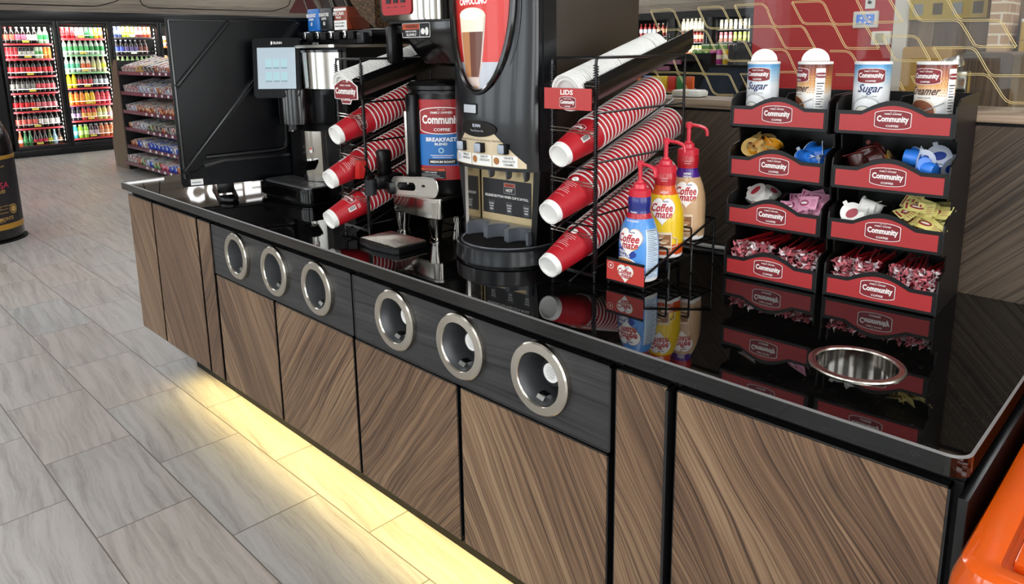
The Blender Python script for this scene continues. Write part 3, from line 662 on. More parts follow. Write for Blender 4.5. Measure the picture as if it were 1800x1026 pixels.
# bean hoppers above it
def hoppers():
    base = thing('hopper_stand', 'black dispensing stand carrying the row of coffee bean hoppers', 'stand', (-2.52, 1.72, CT+0.616))
    mb = MB(); mb.box(-0.34, 0.20, -0.10, 0.15, 0.022, 0.05, BLACK, 0.004); mb.box(-0.30, 0.14, -0.08, 0.12, 0.0, 0.022, BLACKM)
    mb.box(0.13, 0.175, -0.12, -0.08, -0.0, 0.04, CHARCOAL, 0.004); mb.build('base', base)
    for i in range(4):
        mb = MB(); x = -0.25+i*0.098; mb.box(x, x+0.02, -0.125, -0.10, 0.022, 0.05, CHROME, 0.003); mb.box(x+0.025, x+0.065, -0.12, -0.10, 0.016, 0.046, BLACKM, 0.002); mb.build('slide_knob', base)
    BEAN = mat_speckle('dark_beans', '#0c0908', '#3a2418', 95, 0.35, bump=0.9); BEAN2 = mat_speckle('light_beans', '#2c1c10', '#7a5a34', 110, 0.35, bump=0.9)
    HG = mat_glass('hopper_plastic', (0.86, 0.84, 0.82, 1))
    spec = [(-0.195, '#1268b8', 'BREAKFAST', 'BLEND', 'blue-fronted bean hopper marked BREAKFAST BLEND', None, 0),
            (-0.100, '#1d2124', 'SIGNATURE', 'BLEND', 'dark-fronted bean hopper marked SIGNATURE BLEND, full of black beans', BEAN, 0),
            (0.005, '#8d3a22', 'PECAN', 'PRALINE', 'red and white fronted bean hopper marked PECAN PRALINE', BEAN, 1),
            (0.125, '#2a2622', '', '', 'large clear bean hopper of light brown beans beside the stainless brewer', BEAN2, 2)]
    for x, c, a, b, lab, bean, kind in spec:
        h = thing('bean_hopper', lab, 'bean hopper', (-2.52+x, 1.62, CT+0.6685))
        w = 0.0455
        if kind < 2:
            mb = MB(); mb.box(-w, w, -0.005, 0.10, 0.0, 0.088, C_(c, 0.3), 0.006); f = mb.build('front_box', h)
            mb = MB(); A = T(0, -0.005, 0) @ FRONT
            mb.text(a, -0.012, 0.062, 0.072, 0.014, INK, A, 0.0008, 0.03); mb.text(b, -0.012, 0.047, 0.034, 0.009, INK, A, 0.0008, 0.03)
            if kind == 0:
                mb.lathe([(0.0035, 0), (0.006, 0.0), (0.0065, 0.0004)], 10, INK, A @ T(-0.012, 0.028, 0.0008))
                for q in range(8): mb.quad(0.0055, 0.009, -0.0006, 0.0006, INK, A @ T(-0.012, 0.028, 0.0006) @ RZ(q*45))
            if kind == 1:
                mb.quad(-w+0.002, w-0.002, 0.0005, 0.018, PAPER, A, 0.0009) if a == 'PECAN' else mb.oval(-0.012, 0.03, 0.010, 0.003, INK, A, 0.0008)
            if a == 'PECAN':
                mb.quad(-w+0.002, w-0.002, 0.002, 0.036, PAPER, A, 0.0012); mb.quad(-w+0.002, w-0.002, 0.072, 0.081, PAPER, A, 0.0012)
                mb.text('pecan praline', -0.005, 0.026, 0.07, 0.006, DINK, A, 0.002); mb.text('flavored coffee', -0.005, 0.015, 0.06, 0.006, DINK, A, 0.002)
            mb.build('front_label', f)
        # slanted clear hopper rising to the back left
        z0 = 0.084 if kind < 2 else 0.0; P = [(-w, -0.002), (w, -0.002), (w-0.16, 0.30), (-w-0.16, 0.30)]
        if kind == 2: P = [(-0.05, 0.0), (0.10, 0.0), (0.10, 0.30), (-0.21, 0.30)]
        mb = MB(); mb.prism(P, -0.09, 0.0, HG, T(0, 0, z0) @ FRONT, 0.003); mb.build('hopper_bin', h)
        if kind < 2:
            mb = MB(); 
            for q in (P[0], P[1]):
                mb.tube([(q[0], -0.001, z0+0.002), (q[0]-0.158, -0.001, z0+0.298)], 0.003, CHROME, 5)
            mb.build('edge_rail', h)
        if bean:
            k = 0.9; Q = [(a_*0.94+(0 if a_ > -0.1 else -0.006), b_*0.95+0.004) for a_, b_ in P]
            if kind == 2: Q = [(0.0, 0.05), (0.09, 0.0), (0.09, 0.28), (-0.17, 0.28), (-0.06, 0.10)]
            mb = MB(); mb.prism(Q, -0.082, -0.008, bean, T(0, 0, z0) @ FRONT); q = mb.build('coffee_beans', h); q['kind'] = 'stuff'
hoppers()

# ================================================================== cup racks
CUP_T = 19.0
def cup_parts(root, logo_ang=None, lines_ang=None, code_ang=None, dot=False):
    mb = MB(); L = 0.135; r0, r1 = 0.0295, 0.0445
    def r(z): return r0+(r1-r0)*z/L
    mb.lathe([(0.0, 0.007), (0.024, 0.007), (0.0262, 0.0), (r0, 0.0), (r(0.017)+0.0003, 0.017), (r(0.0171), 0.0171), (r(L-0.003), L-0.003), (r1+0.0018, L-0.003), (r1+0.0024, L), (r1, L+0.0012), (r1-0.0012, L-0.002), (r0-0.002, 0.012), (0, 0.012)], 36,
             [WHITE, WHITE, WHITE, WHITE, CUPRED, CUPRED, WHITE, WHITE, WHITE, WHITE, WHITE, WHITE])
    def cone(ang):
        def f(v):
            rr = r(v.z)+0.0005-v.y; a = v.x/0.038+math.radians(ang); return (rr*math.sin(a), -rr*math.cos(a), v.z)
        return f
    if logo_ang is not None: logo(mb, T(0, 0, 0.088) @ FRONT, 0.052, cone(logo_ang))
    if lines_ang is not None:
        for i in range(7):
            w = 0.012+0.006*math.sin(i*1.3+1); mb.quad(-w, w, -0.0004, 0.0004, INK, T(0, 0, 0.060+i*0.0062) @ FRONT, 0.0006, cone(lines_ang), 6)
        mb.quad(-0.016, 0.016, -0.0003, 0.0003, INK, T(0, 0, 0.046) @ FRONT, 0.0006, cone(lines_ang), 6)
    if dot:
        mb.oval(0, 0.112, 0.0085, 0.0085, PAPER, FRONT, 0.0006, cone(lines_ang)); mb.text('hot', 0, 0.112, 0.005, 0.004, DINK, FRONT, 0.0009, fn=cone(lines_ang))
    if code_ang is not None:
        mb.quad(-0.007, 0.007, 0.060, 0.086, PAPER, FRONT, 0.0006, cone(code_ang), 4)
        for i in range(10): mb.quad(-0.006, 0.004, 0.0625+i*0.0022, 0.0635+i*0.0022+0.0003*(i % 3), DINK, FRONT, 0.0009, cone(code_ang), 3)
        for i in range(3): mb.quad(-0.005, 0.009, 0.094+i*0.003, 0.0948+i*0.003, INK, FRONT, 0.0006, cone(code_ang), 3)
    mb.build('paper_cup_body', root)
a = math.radians(CUP_T)
CUPROT = Matrix(((1, 0, 0), (0, math.sin(a), math.cos(a)), (0, -math.cos(a), math.sin(a)))).to_euler()
plain_cup = None
def cup_stack(x, y, z, n, where, marks, pitch=0.0158):
    """nested cups leaning back; the first shows its printed wall, the rest only their rims"""
    global plain_cup
    d = Vector((0, math.cos(a), math.sin(a))); p = Vector((x, y, z))
    t = thing('paper_cup', 'red paper cup, base outwards, first of the %s' % where, 'paper cup', p); t.rotation_euler = CUPROT
    cup_parts(t, **marks)
    grp = 'nested red cups in the %s' % where
    for i in range(1, n):
        q = p+d*(pitch*i)
        if plain_cup is None:
            plain_cup = thing('paper_cup', '', 'paper cup', q); plain_cup.rotation_euler = CUPROT
            L = 0.135; mb = MB(); mb.lathe([(0.0, 0.002), (0.029, 0.002), (0.0295, 0.0), (0.0443, L-0.003), (0.0462, L-0.003), (0.0468, L-0.001), (0.0462, L+0.0008), (0.044, L), (0.0285, 0.012), (0, 0.012)], 32, [CUPRED]*3+[WHITE]*6)
            mb.build('paper_cup_body', plain_cup); c = plain_cup
        else: c = dup(plain_cup, q)
        c['label'] = 'white-rimmed red cup nested in the %s' % where; c['group'] = grp
lid0 = None
def lid_stack(x, y, z, n, where, tilt=15.3, pitch=0.0078):
    global lid0
    b = math.radians(tilt); d = Vector((0, math.cos(b), math.sin(b))); rot = Matrix(((1, 0, 0), (0, math.sin(b), math.cos(b)), (0, -math.cos(b), math.sin(b)))).to_euler()
    for i in range(n):
        q = Vector((x, y, z))+d*(pitch*i+(0.004 if i > n*0.45 else 0)+(0.006 if i > n*0.86 else 0))
        if lid0 is None:
            lid0 = thing('cup_cover', '', 'cup lid', q, 0)
            mb = MB(); mb.lathe([(0.0, 0.012), (0.030, 0.012), (0.032, 0.003), (0.036, 0.003), (0.0385, 0.006), (0.041, 0.001), (0.046, 0.0), (0.0475, 0.002), (0.0465, 0.006), (0.043, 0.0065), (0.040, 0.016), (0.035, 0.018), (0.031, 0.016), (0, 0.016)], 36, WHITE)
            mb.build('lid_shell', lid0); c = lid0; c.rotation_euler = rot
        else: c = dup(lid0, q, rot)
        c['label'] = 'white plastic cup lid in the tilted stack on the %s' % where; c['group'] = 'white lids on the %s' % where
def rack(name_lab, x0, x1, yf, yb, sign):
    t = thing('cup_rack', name_lab, 'cup rack', ((x0+x1)/2, (yf+yb)/2, CT+0.001))
    mb = MB(); R = 0.0036; top = 1.468
    for x in (x0, x1):
        mb.tube(fillet([(x, yf, CT+0.002), (x, yf, top), (x, yb, top), (x, yb, CT+0.002)], 0.012), R, WIRE, 6)
        for z in (1.335, 1.213, 1.080, 0.945): mb.tube([(x, yf, z), (x, yb, z+0.002)], R*0.85, WIRE, 5)
    for z in (top, 1.213, 1.080, 0.945):
        mb.tube([(x0, yb, z), (x1, yb, z)], R, WIRE, 5)
    for z in (top, 0.925): mb.tube([(x0, yf, z), (x1, yf, z)], R, WIRE, 5)
    mb.build('wire_frame', t, world=True)
    for x in (x0, x1):
        mb = MB(); pts = []; N = 88
        for i in range(N*8): 
            aa = 2*PI*i/8; pts.append((x+0.0065*math.cos(aa), yf+0.0065*math.sin(aa), 0.93+(1.452-0.93)*i/(N*8)))
        mb.tube(pts, 0.0014, WIRE, 4); mb.build('coil_spring', t, world=True)
    for z in (1.294, 1.164, 1.033):
        for k in (0, 1):
            mb = MB(); pts = [(x0, yf-0.006, z-0.009*k+0.002), ((x0+x1)/2, yf-0.022, z+0.004-0.008*k), (x1, yf-0.006, z-0.004-0.008*k)]
            pts = [Vector(pts[0])*(1-u)**2+Vector(pts[1])*2*u*(1-u)+Vector(pts[2])*u*u for u in [i/10 for i in range(11)]]
            mb.tube(pts, 0.0018, SATIN, 5); mb.build('retaining_wire', t, world=True)
    xc = (x0+x1)/2
    for z in (1.190, 1.045, 0.915):
        mb = MB()
        for s in (-0.024, 0.024): mb.tube([(xc+s, yf-0.045, z-0.005), (xc+s, yb+0.02, z-0.005+(yb-yf+0.065)*math.tan(a))], 0.0028, WIRE, 5)
        mb.tube([(x0, yf, z+0.006), (x1, yf, z+0.006)], 0.0028, WIRE, 5); mb.build('cradle', t, world=True)
    # black half-round lid trough
    mb = MB(); b = math.radians(15.3); P = Vector((xc, yf-0.005, 1.389)); L = 0.46+0.03
    A = Matrix.Translation(P) @ Matrix(((1, 0, 0, 0), (0, math.sin(b), math.cos(b), 0), (0, -math.cos(b), math.sin(b), 0), (0, 0, 0, 1)))
    mb.lathe([(0.0495, -0.01), (0.0495, L), (0.052, L), (0.052, -0.01), (0.0495, -0.01)], 20, mat_speckle('trough_plastic', '#17130f', '#2a2218', 300, 0.3), A, True, 0, 180)
    for s in (-1, 1):
        mb.box(s*0.0508-0.0016, s*0.0508+0.0016, -0.022, 0.0, -0.01, L, BLACK, M=A)
    mb.build('lid_trough', t, world=True)
    for z in (1.43, 1.44): pass
    for k in (0, 1):
        mb = MB(); mb.tube([(x0, yf-0.006, 1.400+k*0.010), (x1, yf-0.006, 1.400+k*0.010)], 0.0018, SATIN, 5); mb.build('retaining_wire', t, world=True)
    return t
RX0, RX1, RYF = -1.247, -1.107, 1.413
t = rack('right black wire rack of red cups with a LIDS sign, beside the creamer bottles', RX0, RX1, RYF, 1.81, 1)
mb = MB(); mb.box(-1.242, -1.093, 1.377, 1.380, 1.344, 1.396, pm('sign_red', '#b4302c', 0.4), 0.0)
A = T(-1.1675, 1.3765, 1.37) @ FRONT; mb.text('LIDS', -0.001, 0.016, 0.040, 0.012, INK, A, 0.0003, 0.03); logo(mb, A @ T(0.002, -0.0085, 0), 0.052)
mb.build('sign', t, world=True, label='red sign reading LIDS')
cup_stack(-1.172, 1.350, 1.232, 19, 'top row of the right rack', dict(logo_ang=-6, lines_ang=None, code_ang=62))
cup_stack(-1.172, 1.312, 1.093, 28, 'middle row of the right rack', dict(lines_ang=12, dot=True))
cup_stack(-1.172, 1.309, 0.958, 27, 'bottom row of the right rack', dict(lines_ang=12, dot=True))
lid_stack(-1.177, 1.385, 1.383, 49, 'right rack')
t = rack('left black wire rack of red cups, between the touch-screen machine and the urn', -2.081, -1.941, 1.309, 1.70, -1)
mb = MB(); A = T(-1.985, 1.278, 1.368) @ FRONT @ RX(0)
pts = [(-0.064, -0.022), (-0.064, 0.018)]+[(-0.064+0.128*i/10, 0.018+0.022*math.sin(PI*i/10)) for i in range(1, 10)]+[(0.064, 0.018), (0.064, -0.022), (0.03, -0.024), (0.022, -0.038), (-0.022, -0.038), (-0.03, -0.024)]
mb.prism(pts, -0.002, 0.0, INK, A); mb.prism([(x*0.95, y*0.93) for x, y in pts], 0.0001, 0.0006, BURG, A)
mb.text('Community', 0, 0.0, 0.112, 0.026, INK, A, 0.001, 0.035); mb.text('FAMILY OWNED', 0, 0.020, 0.06, 0.005, INK, A, 0.001, 0.02); mb.text('EST. 1919', 0, 0.031, 0.022, 0.003, INK, A, 0.001, 0.0); mb.text('COFFEE', 0, -0.024, 0.05, 0.007, INK, A, 0.001, 0.02)
mb.build('sign', t, world=True, label='burgundy badge-shaped sign reading Community Coffee')
cup_stack(-2.010, 1.244, 1.232, 15, 'top row of the left rack', dict(logo_ang=70, lines_ang=-25))
cup_stack(-2.010, 1.212, 1.095, 18, 'middle row of the left rack', dict(lines_ang=50, code_ang=-5))
cup_stack(-2.010, 1.204, 0.966, 16, 'bottom row of the left rack', dict(logo_ang=12, code_ang=75))
lid_stack(-2.013, 1.281, 1.383, 40, 'left rack')

# ================================================================== urn, stand, brewer
def urn():
    x, y = -1.845, 1.555
    t = thing('coffee_server', 'stainless stand and black thermal urn with a red label reading BREAKFAST BLEND', 'coffee urn', (x, y, CT+0.001))
    B = CT+0.001
    mb = MB(); A = None
    mb.prism(rrect(-0.115, 0.130, -0.148, 0.14, 0.03, 6), 1.032-B, 1.040-B, STEELH)
    mb.prism(rrect(-0.115, 0.130, -0.148, 0.14, 0.03, 6), 0.975-B, 1.0315-B, STEEL, None, 0.003); s = mb.build('stand_body', t, label='brushed stainless stand')
    for px, py in ((-0.07, -0.13), (0.10, -0.13), (-0.07, 0.11), (0.10, 0.11)):
        mb = MB(); mb.lathe([(0.026, 0.0695), (0.0165, 0.012), (0.0165, 0.008), (0.022, 0.006), (0.022, 0.0), (0, 0)], 18, STEEL, T(px, py, 0)); mb.build('leg', s)
    # server body
    R = 0.128
    mb = MB(); z0 = 0.137
    mb.lathe([(0, z0), (0.118, z0), (0.123, z0+0.01), (0.123, z0+0.04), (R, z0+0.05), (R, 0.445), (R-0.004, 0.45), (R-0.004, 0.462), (R+0.001, 0.466), (R+0.001, 0.478), (R-0.01, 0.488), (0.06, 0.494), (0.0, 0.494)], 48, BLACK, T(0.02, 0, 0)); b = mb.build('server_body', t)
    LR = pm('server_red', '#a81e22', 0.36)
    mb = MB(); f_ = bend(R+0.0012, 0.02, 0.0); w = 0.105
    def f(v): return f_(Vector((v.x-0.030, v.y, v.z)))
    mb.quad(0.022, 0.345, 0.187, 0.437, LR, FRONT, 0.0, f, 30)
    logo(mb, T(0.122, 0, 0.372) @ FRONT, 0.150, f, bg=pm('server_badge', '#9c1a20', 0.36), z=0.0006)
    mb.quad(0.045, 0.215, 0.232, 0.330, pm('server_blue', '#1c6cb5', 0.4), FRONT, 0.0009, f, 14)
    mb.text('BREAKFAST', 0.118, 0.314, 0.098, 0.013, INK, FRONT, 0.0014, 0.03, f); mb.text('BLEND', 0.118, 0.300, 0.04, 0.008, INK, FRONT, 0.0014, 0.03, f)
    mb.oval(0.118, 0.280, 0.009, 0.009, pm('pale_blue', '#9cc6dc'), FRONT, 0.0014, f); mb.oval(0.118, 0.280, 0.005, 0.005, pm('server_blue', '#1c6cb5'), FRONT, 0.0018, f)
    for i in range(2): mb.quad(0.083+i*0.006, 0.156-i*0.006, 0.264-i*0.006, 0.2655-i*0.006, INK, FRONT, 0.0014, f, 6)
    mb.quad(0.076, 0.166, 0.236, 0.253, DINK, FRONT, 0.0014, f, 8); mb.text('MEDIUM ROAST', 0.121, 0.2445, 0.078, 0.007, INK, FRONT, 0.0018, 0.03, f)
    mb.quad(0.034, 0.130, 0.191, 0.225, DINK, FRONT, 0.0009, f, 8); mb.quad(0.036, 0.128, 0.2155, 0.2235, pm('warn_orange', '#c8512a'), FRONT, 0.0012, f, 8)
    mb.text('WARNING', 0.082, 0.2195, 0.05, 0.005, DINK, FRONT, 0.0016, 0.02, f); mb.text('HOT LIQUID', 0.082, 0.2105, 0.04, 0.004, INK, FRONT, 0.0016, 0.02, f)
    for i in range(3): mb.quad(0.044, 0.122-0.01*i, 0.194+i*0.005, 0.1948+i*0.005, INK, FRONT, 0.0014, f, 6)
    mb.build('wrap_label', b, label='red wrap-round label with a blue BREAKFAST BLEND panel')
    # sight gauge at the left front
    mb = MB(); A = T(0.02, 0, 0) @ RZ(-3)
    mb.box(-0.026, 0.022, -0.152, -0.110, 0.16, 0.455, BLACK, 0.012, A); g = mb.build('gauge_column', t)
    mb = MB(); mb.cyl(A @ Vector((-0.014, -0.155, 0.17)), A @ Vector((-0.014, -0.155, 0.40)), 0.006, CHROME, 10); mb.build('sight_glass', g)
    mb = MB(); A = RZ(-20)
    mb.box(-0.035, 0.035, -0.205, -0.11, 0.137, 0.178, BLACK, 0.008, A)
    h = mb.build('faucet_block', t)
    # faucet towards the left
    mb = MB(); mb.box(-0.125, -0.070, -0.225, -0.12, 0.150, 0.195, BLACK, 0.007); mb.box(-0.118, -0.082, -0.195, -0.155, 0.19, 0.275, BLACK, 0.008); mb.cyl((-0.095, -0.235, 0.135), (-0.095, -0.235, 0.185), 0.019, CHARCOAL, 14); mb.build('faucet', h)
    mb = MB(); mb.prism([(-0.010, 0.0), (0.012, 0.002), (0.030, 0.058), (0.012, 0.062), (-0.002, 0.056)], -0.012, 0.012, pm('handle_red', '#b5231f', 0.3, coat=0.3), T(-0.105, -0.268, 0.190) @ FRONT, 0.003)
    mb.cyl((-0.085, -0.262, 0.235), (-0.088, -0.225, 0.19), 0.006, CHROME, 8); mb.build('tap_handle', h, label='red tap handle')
    # slotted stainless hand plate
    mb = MB(); bm = bmesh.new(); A = T(0.058, -0.172, 0.171) @ RZ(4) @ FRONT @ RZ(4)
    o = [bm.verts.new((px_, py_, 0)) for px_, py_ in rrect(-0.105, 0.105, -0.030, 0.030, 0.024, 6)]; i_ = [bm.verts.new((px_, py_, 0)) for px_, py_ in rrect(-0.080, 0.005, -0.013, 0.013, 0.0125, 5)]
    ed = [bm.edges.new((o[k], o[(k+1) % len(o)])) for k in range(len(o))]+[bm.edges.new((i_[k], i_[(k+1) % len(i_)])) for k in range(len(i_))]
    g = bmesh.ops.triangle_fill(bm, use_beauty=True, edges=ed, normal=(0, 0, 1)); ext = bmesh.ops.extrude_face_region(bm, geom=list(bm.faces))
    for v in [q for q in ext['geom'] if isinstance(q, bmesh.types.BMVert)]: v.co.z += 0.006
    mb.bmadd(bm, STEELH, A); mb.oval(0.042, 0.004, 0.008, 0.004, BLACKM, A, 0.0065); mb.tube([(p_[0], p_[1], 0.006) for p_ in rrect(-0.105, 0.105, -0.030, 0.030, 0.024, 6)], 0.0025, STEELH, 6, True, M=A)
    mb.build('hand_plate', s)
urn()
t = thing('drip_tray', 'low black drip tray with a wire grate in front of the urn stand', 'drip tray', (-1.793, 1.295, CT+0.001))
mb = MB(); pts = [(-0.10, -0.055), (-0.085, -0.068), (0.0, -0.078), (0.085, -0.068), (0.10, -0.055), (0.095, 0.05), (0.08, 0.062), (-0.08, 0.062), (-0.105, 0.05)]
mb.prism(pts, 0, 0.016, BLACK, None, 0.003); mb.build('tray', t)
mb = MB()
for i in range(17): x = -0.088+i*0.011; mb.tube([(x, -0.060, 0.0185), (x, 0.054, 0.0185)], 0.0014, STEELH, 4)
for i in range(20): y = -0.058+i*0.0058; mb.tube([(-0.09, y, 0.0205), (0.09, y, 0.0205)], 0.0010, SATIN, 4)
mb.build('wire_grate', t)
def brewer():
    t = thing('coffee_brewer', 'tall brewer with a stainless head, red control panel and black funnel above the urn', 'coffee brewer', (-1.80, 1.70, CT+0.001))
    B = CT+0.001
    mb = MB(); mb.box(-0.11, 0.14, 0.04, 0.21, 0.0, 0.55, BLACK, 0.004); mb.box(-0.14, 0.145, 0.0, 0.21, 0.0, 0.028, BLACK, 0.006); c = mb.build('column', t)
    mb = MB(); mb.prism([(-0.165, -0.29), (-0.15, -0.30), (0.03, -0.30), (0.07, -0.29), (0.10, -0.27), (0.11, -0.24), (0.11, 0.20), (-0.165, 0.20)], 0.675, 0.95, STEEL, None, 0.004); h = mb.build('head', t, label='brushed stainless head')
    mb = MB(); mb.prism([(-0.15, -0.27), (0.146, -0.26), (0.146, 0.20), (-0.15, 0.20)], 0.669, 0.6745, BLACK); mb.prism([(0.111, -0.22), (0.148, -0.20), (0.148, 0.20), (0.111, 0.20)], 0.60, 0.95, BLACK); mb.build('side_housing', t)
    A = T(-0.062, -0.302, 0.79) @ FRONT
    mb = MB(); mb.prism(rrect(-0.072, 0.072, -0.098, 0.10, 0.014), 0, 0.004, pm('panel_red', '#b02a30', 0.35), A); mb.quad(-0.035, 0.030, -0.025, 0.03, pm('lcd_blue', '#7d9fd8', 0.2, emis='#7da0e0', es=0.5), A, 0.0045)
    for i in range(3):
        mb.box(-0.046+i*0.036, -0.026+i*0.036, -0.063, -0.039, 0.004, 0.007, DINK, M=A); mb.quad(-0.042+i*0.036, -0.030+i*0.036, -0.046, -0.043, INK, A, 0.0075); mb.quad(-0.048+i*0.036, -0.026+i*0.036, -0.076, -0.074, DINK, A, 0.0045)
    mb.oval(-0.055, 0.0, 0.006, 0.010, DINK, A, 0.0045); mb.text('!', 0.052, -0.01, 0.004, 0.014, INK, A, 0.0045); mb.build('control_panel', h, label='red control panel with a blue display')
    # funnel: square top tapering to a small outlet
    mb = MB(); vs = []
    for z, w, d, cx in ((0.668, 0.125, 0.13, 0.02), (0.624, 0.124, 0.129, 0.02), (0.585, 0.108, 0.115, 0.03), (0.545, 0.088, 0.095, 0.04), (0.535, 0.06, 0.065, 0.045)):
        vs.append([(cx+p[0], -0.13+p[1]) for p in rrect(-w, w, -d, d, 0.03, 4)]+[z])
    ring = []; V_ = []
    for k in vs: z = k[-1]; ring.append(len(V_)); V_ += [(p[0], p[1], z) for p in k[:-1]]
    n = len(vs[0])-1; F_ = []
    for j in range(len(vs)-1):
        for i in range(n): F_.append((ring[j]+i, ring[j]+(i+1) % n, ring[j+1]+(i+1) % n, ring[j+1]+i))
    F_ += [tuple(range(n)), tuple(ring[-1]+i for i in range(n))]; mb.add(V_, F_, BLACKG, None, True)
    mb.cyl((0.035, -0.13, 0.505), (0.035, -0.13, 0.527), 0.02, BLACK, 12); mb.cyl((0.055, -0.15, 0.503), (0.055, -0.15, 0.527), 0.010, BLACK, 10)
    f = mb.build('brew_funnel', t)
    A = T(-0.02, -0.2608, 0.646) @ FRONT
    mb = MB(); mb.prism(rrect(-0.075, 0.062, -0.022, 0.022, 0.005), 0, 0.0006, PAPER, A); mb.prism(rrect(-0.073, 0.060, -0.020, 0.020, 0.004), 0.0007, 0.001, DINK, A)
    mb.quad(-0.072, 0.012, 0.003, 0.0195, pm('warn_orange', '#c8512a'), A, 0.0013); mb.text('WARNING', -0.026, 0.011, 0.06, 0.010, DINK, A, 0.0016, 0.02); mb.text('REMOVE FUNNEL', -0.03, -0.003, 0.055, 0.005, INK, A, 0.0013); mb.text('SLOWLY', -0.028, -0.013, 0.05, 0.008, INK, A, 0.0013, 0.03)
    mb.quad(0.0125, 0.0135, -0.02, 0.02, PAPER, A, 0.0013); mb.oval(0.028, -0.004, 0.010, 0.009, INK, A, 0.0013); mb.oval(0.047, -0.004, 0.008, 0.012, INK, A, 0.0013); mb.build('warning_label', f)
    mb = MB(); mb.box(-0.15, -0.04, -0.262, -0.235, 0.636, 0.664, BLACK, 0.006); mb.box(-0.158, -0.122, -0.285, -0.235, 0.545, 0.664, BLACK, 0.012); mb.build('funnel_handle', f)
brewer()

# ================================================================== cappuccino machine
def capp():
    t = thing('cappuccino_machine', 'tall black cappuccino dispenser with a lit red CAPPUCCINO picture', 'cappuccino machine', (-1.452, 1.385, CT+0.001), 4)
    PL = pm('machine_shell', '#0f1216', 0.28, coat=0.25)
    W_ = 0.152; H_ = 0.86
    def fy(x): return 0.045-0.062*math.sqrt(max(0.0, 1-(x/0.158)**2))
    xs = [-W_+2*W_*i/24 for i in range(25)]
    # upper door shell with an oval window cut out (built as strips round the opening)
    mb = MB(); cx, cz, ra, rb = -0.018, 0.742, 0.118, 0.270
    front = [(x, fy(x)) for x in xs]
    def ztop(x): return H_
    def win(x):
        u = (x-cx)/ra
        return None if abs(u) >= 1 else cz-rb*math.sqrt(1-u*u)
    nx = 96; X = [-W_+2*W_*i/nx for i in range(nx+1)]; zb = 0.262
    vs = []; fs = []
    NZ = 20
    for i, x in enumerate(X):
        w = win(x); zt = H_ if w is None else min(w, H_)
        for j in range(NZ+1): 
            z = zb+(zt-zb)*j/NZ
            vs.append((x, fy(x)-0.012*math.exp(-((z-0.40)/0.16)**2)*math.cos(x*8), z))
    for i in range(nx):
        wa, wb = win(X[i]), win(X[i+1])
        for j in range(NZ): fs.append((i*(NZ+1)+j, (i+1)*(NZ+1)+j, (i+1)*(NZ+1)+j+1, i*(NZ+1)+j+1))
    mb.add(vs, fs, PL, None, True)
    # sides of the door, under-face
    for s in (0, nx):
        k = [vs[s*(NZ+1)+j] for j in (0, NZ)]; x = X[s]
        mb.add([(x, fy(x), zb), (x, 0.10, zb), (x, 0.10, H_), (x, fy(x), H_)], [(0, 1, 2, 3)], PL)
    un = [(x, fy(x)-0.0001, zb) for x in X]; mb.add(un+[(W_, 0.10, zb), (-W_, 0.10, zb)], [tuple(range(len(un)+2))], PL)
    d = mb.build('door_shell', t)
    # raised black surround of the window
    mb = MB(); pts = []
    for i in range(41):
        aa = PI+PI*i/40; x = cx+ra*math.cos(aa); z = cz+rb*math.sin(aa); pts.append((x, fy(x)-0.007, z))
    pts = [(pts[0][0], pts[0][1], H_)]+pts+[(pts[-1][0], pts[-1][1], H_)]
    mb.tube(pts, 0.009, BLACKG, 8)
    mb.tube([(cx+(p[0]-cx)*1.13, fy(cx+(p[0]-cx)*1.13)-0.001 if abs(cx+(p[0]-cx)*1.13) < 0.15 else 0.045, p[2]-(0.030 if p[2] < 0.8 else 0)) for p in pts], 0.0035, PL, 6)
    mb.build('window_surround', d)
    # lit picture behind the clear window
    CR = pm('picture_red', '#cf332f', 0.3, emis='#d92f2a', es=0.22); CG = pm('picture_grey', '#b9bcc6', 0.3, emis='#b0b4c0', es=0.3)
    F1 = pm('picture_foam', '#efe3cf', 0.4, emis='#e8d8c0', es=0.35); F2 = pm('picture_coffee', '#6b3a2a', 0.4, emis='#5a2c1e', es=0.2); F3 = pm('picture_cream', '#c08458', 0.4, emis='#b07040', es=0.2)
    F4 = pm('picture_white', '#ffffff', 0.4, emis='#ffffff', es=0.5); F5 = pm('picture_glass', '#d9c4bc', 0.3, emis='#d0b8b0', es=0.2)
    mb = MB()
    def onf(off):
        def f(v): return (v.x, fy(v.x)+0.006+v.y-off, v.z)
        return f
    mb.blob(lambda x: (win(x) if win(x) is not None else cz, 0.552) if (win(x) or 9) < 0.552 else (0.552, 0.552), cx-ra*0.985, cx+ra*0.985, CG, FRONT, 0, onf(0), 40)
    mb.blob(lambda x: (max(win(x) if win(x) is not None else cz, 0.552), H_), cx-ra*0.985, cx+ra*0.985, CR, FRONT, 0, onf(0), 40)
    gx = -0.050   # the tall glass
    def gl(k, z0_, z1_):
        return lambda x: (z0_, z1_)
    def taper(z): u = (z-0.500)/(0.70-0.500); return 0.018+0.034*min(1, max(0, u))**0.55
    def slab(z0_, z1_, mat, k, off, xa=-1, xb=1, n=12, q=8):
        vs = []; fs = []
        for j in range(n+1):
            z = z0_+(z1_-z0_)*j/n; w = taper(z)*k; vs += [(gx+w*(xa+(xb-xa)*i/q), z, 0) for i in range(q+1)]
        for j in range(n): fs += [(j*(q+1)+i, j*(q+1)+i+1, (j+1)*(q+1)+i+1, (j+1)*(q+1)+i) for i in range(q)]
        mb.add(vs, fs, mat, FRONT, False, onf(off))
    slab(0.490, 0.676, F5, 1.12, 0.0008); slab(0.512, 0.640, F2, 0.98, 0.0016); slab(0.512, 0.640, F3, 0.98, 0.0020, -1, -0.2); slab(0.632, 0.676, F1, 1.02, 0.0024)
    mb.oval(gx, 0.676, 0.054, 0.020, F1, FRONT, 0.0024, onf(0)); mb.oval(gx-0.004, 0.678, 0.042, 0.014, F4, FRONT, 0.003, onf(0))
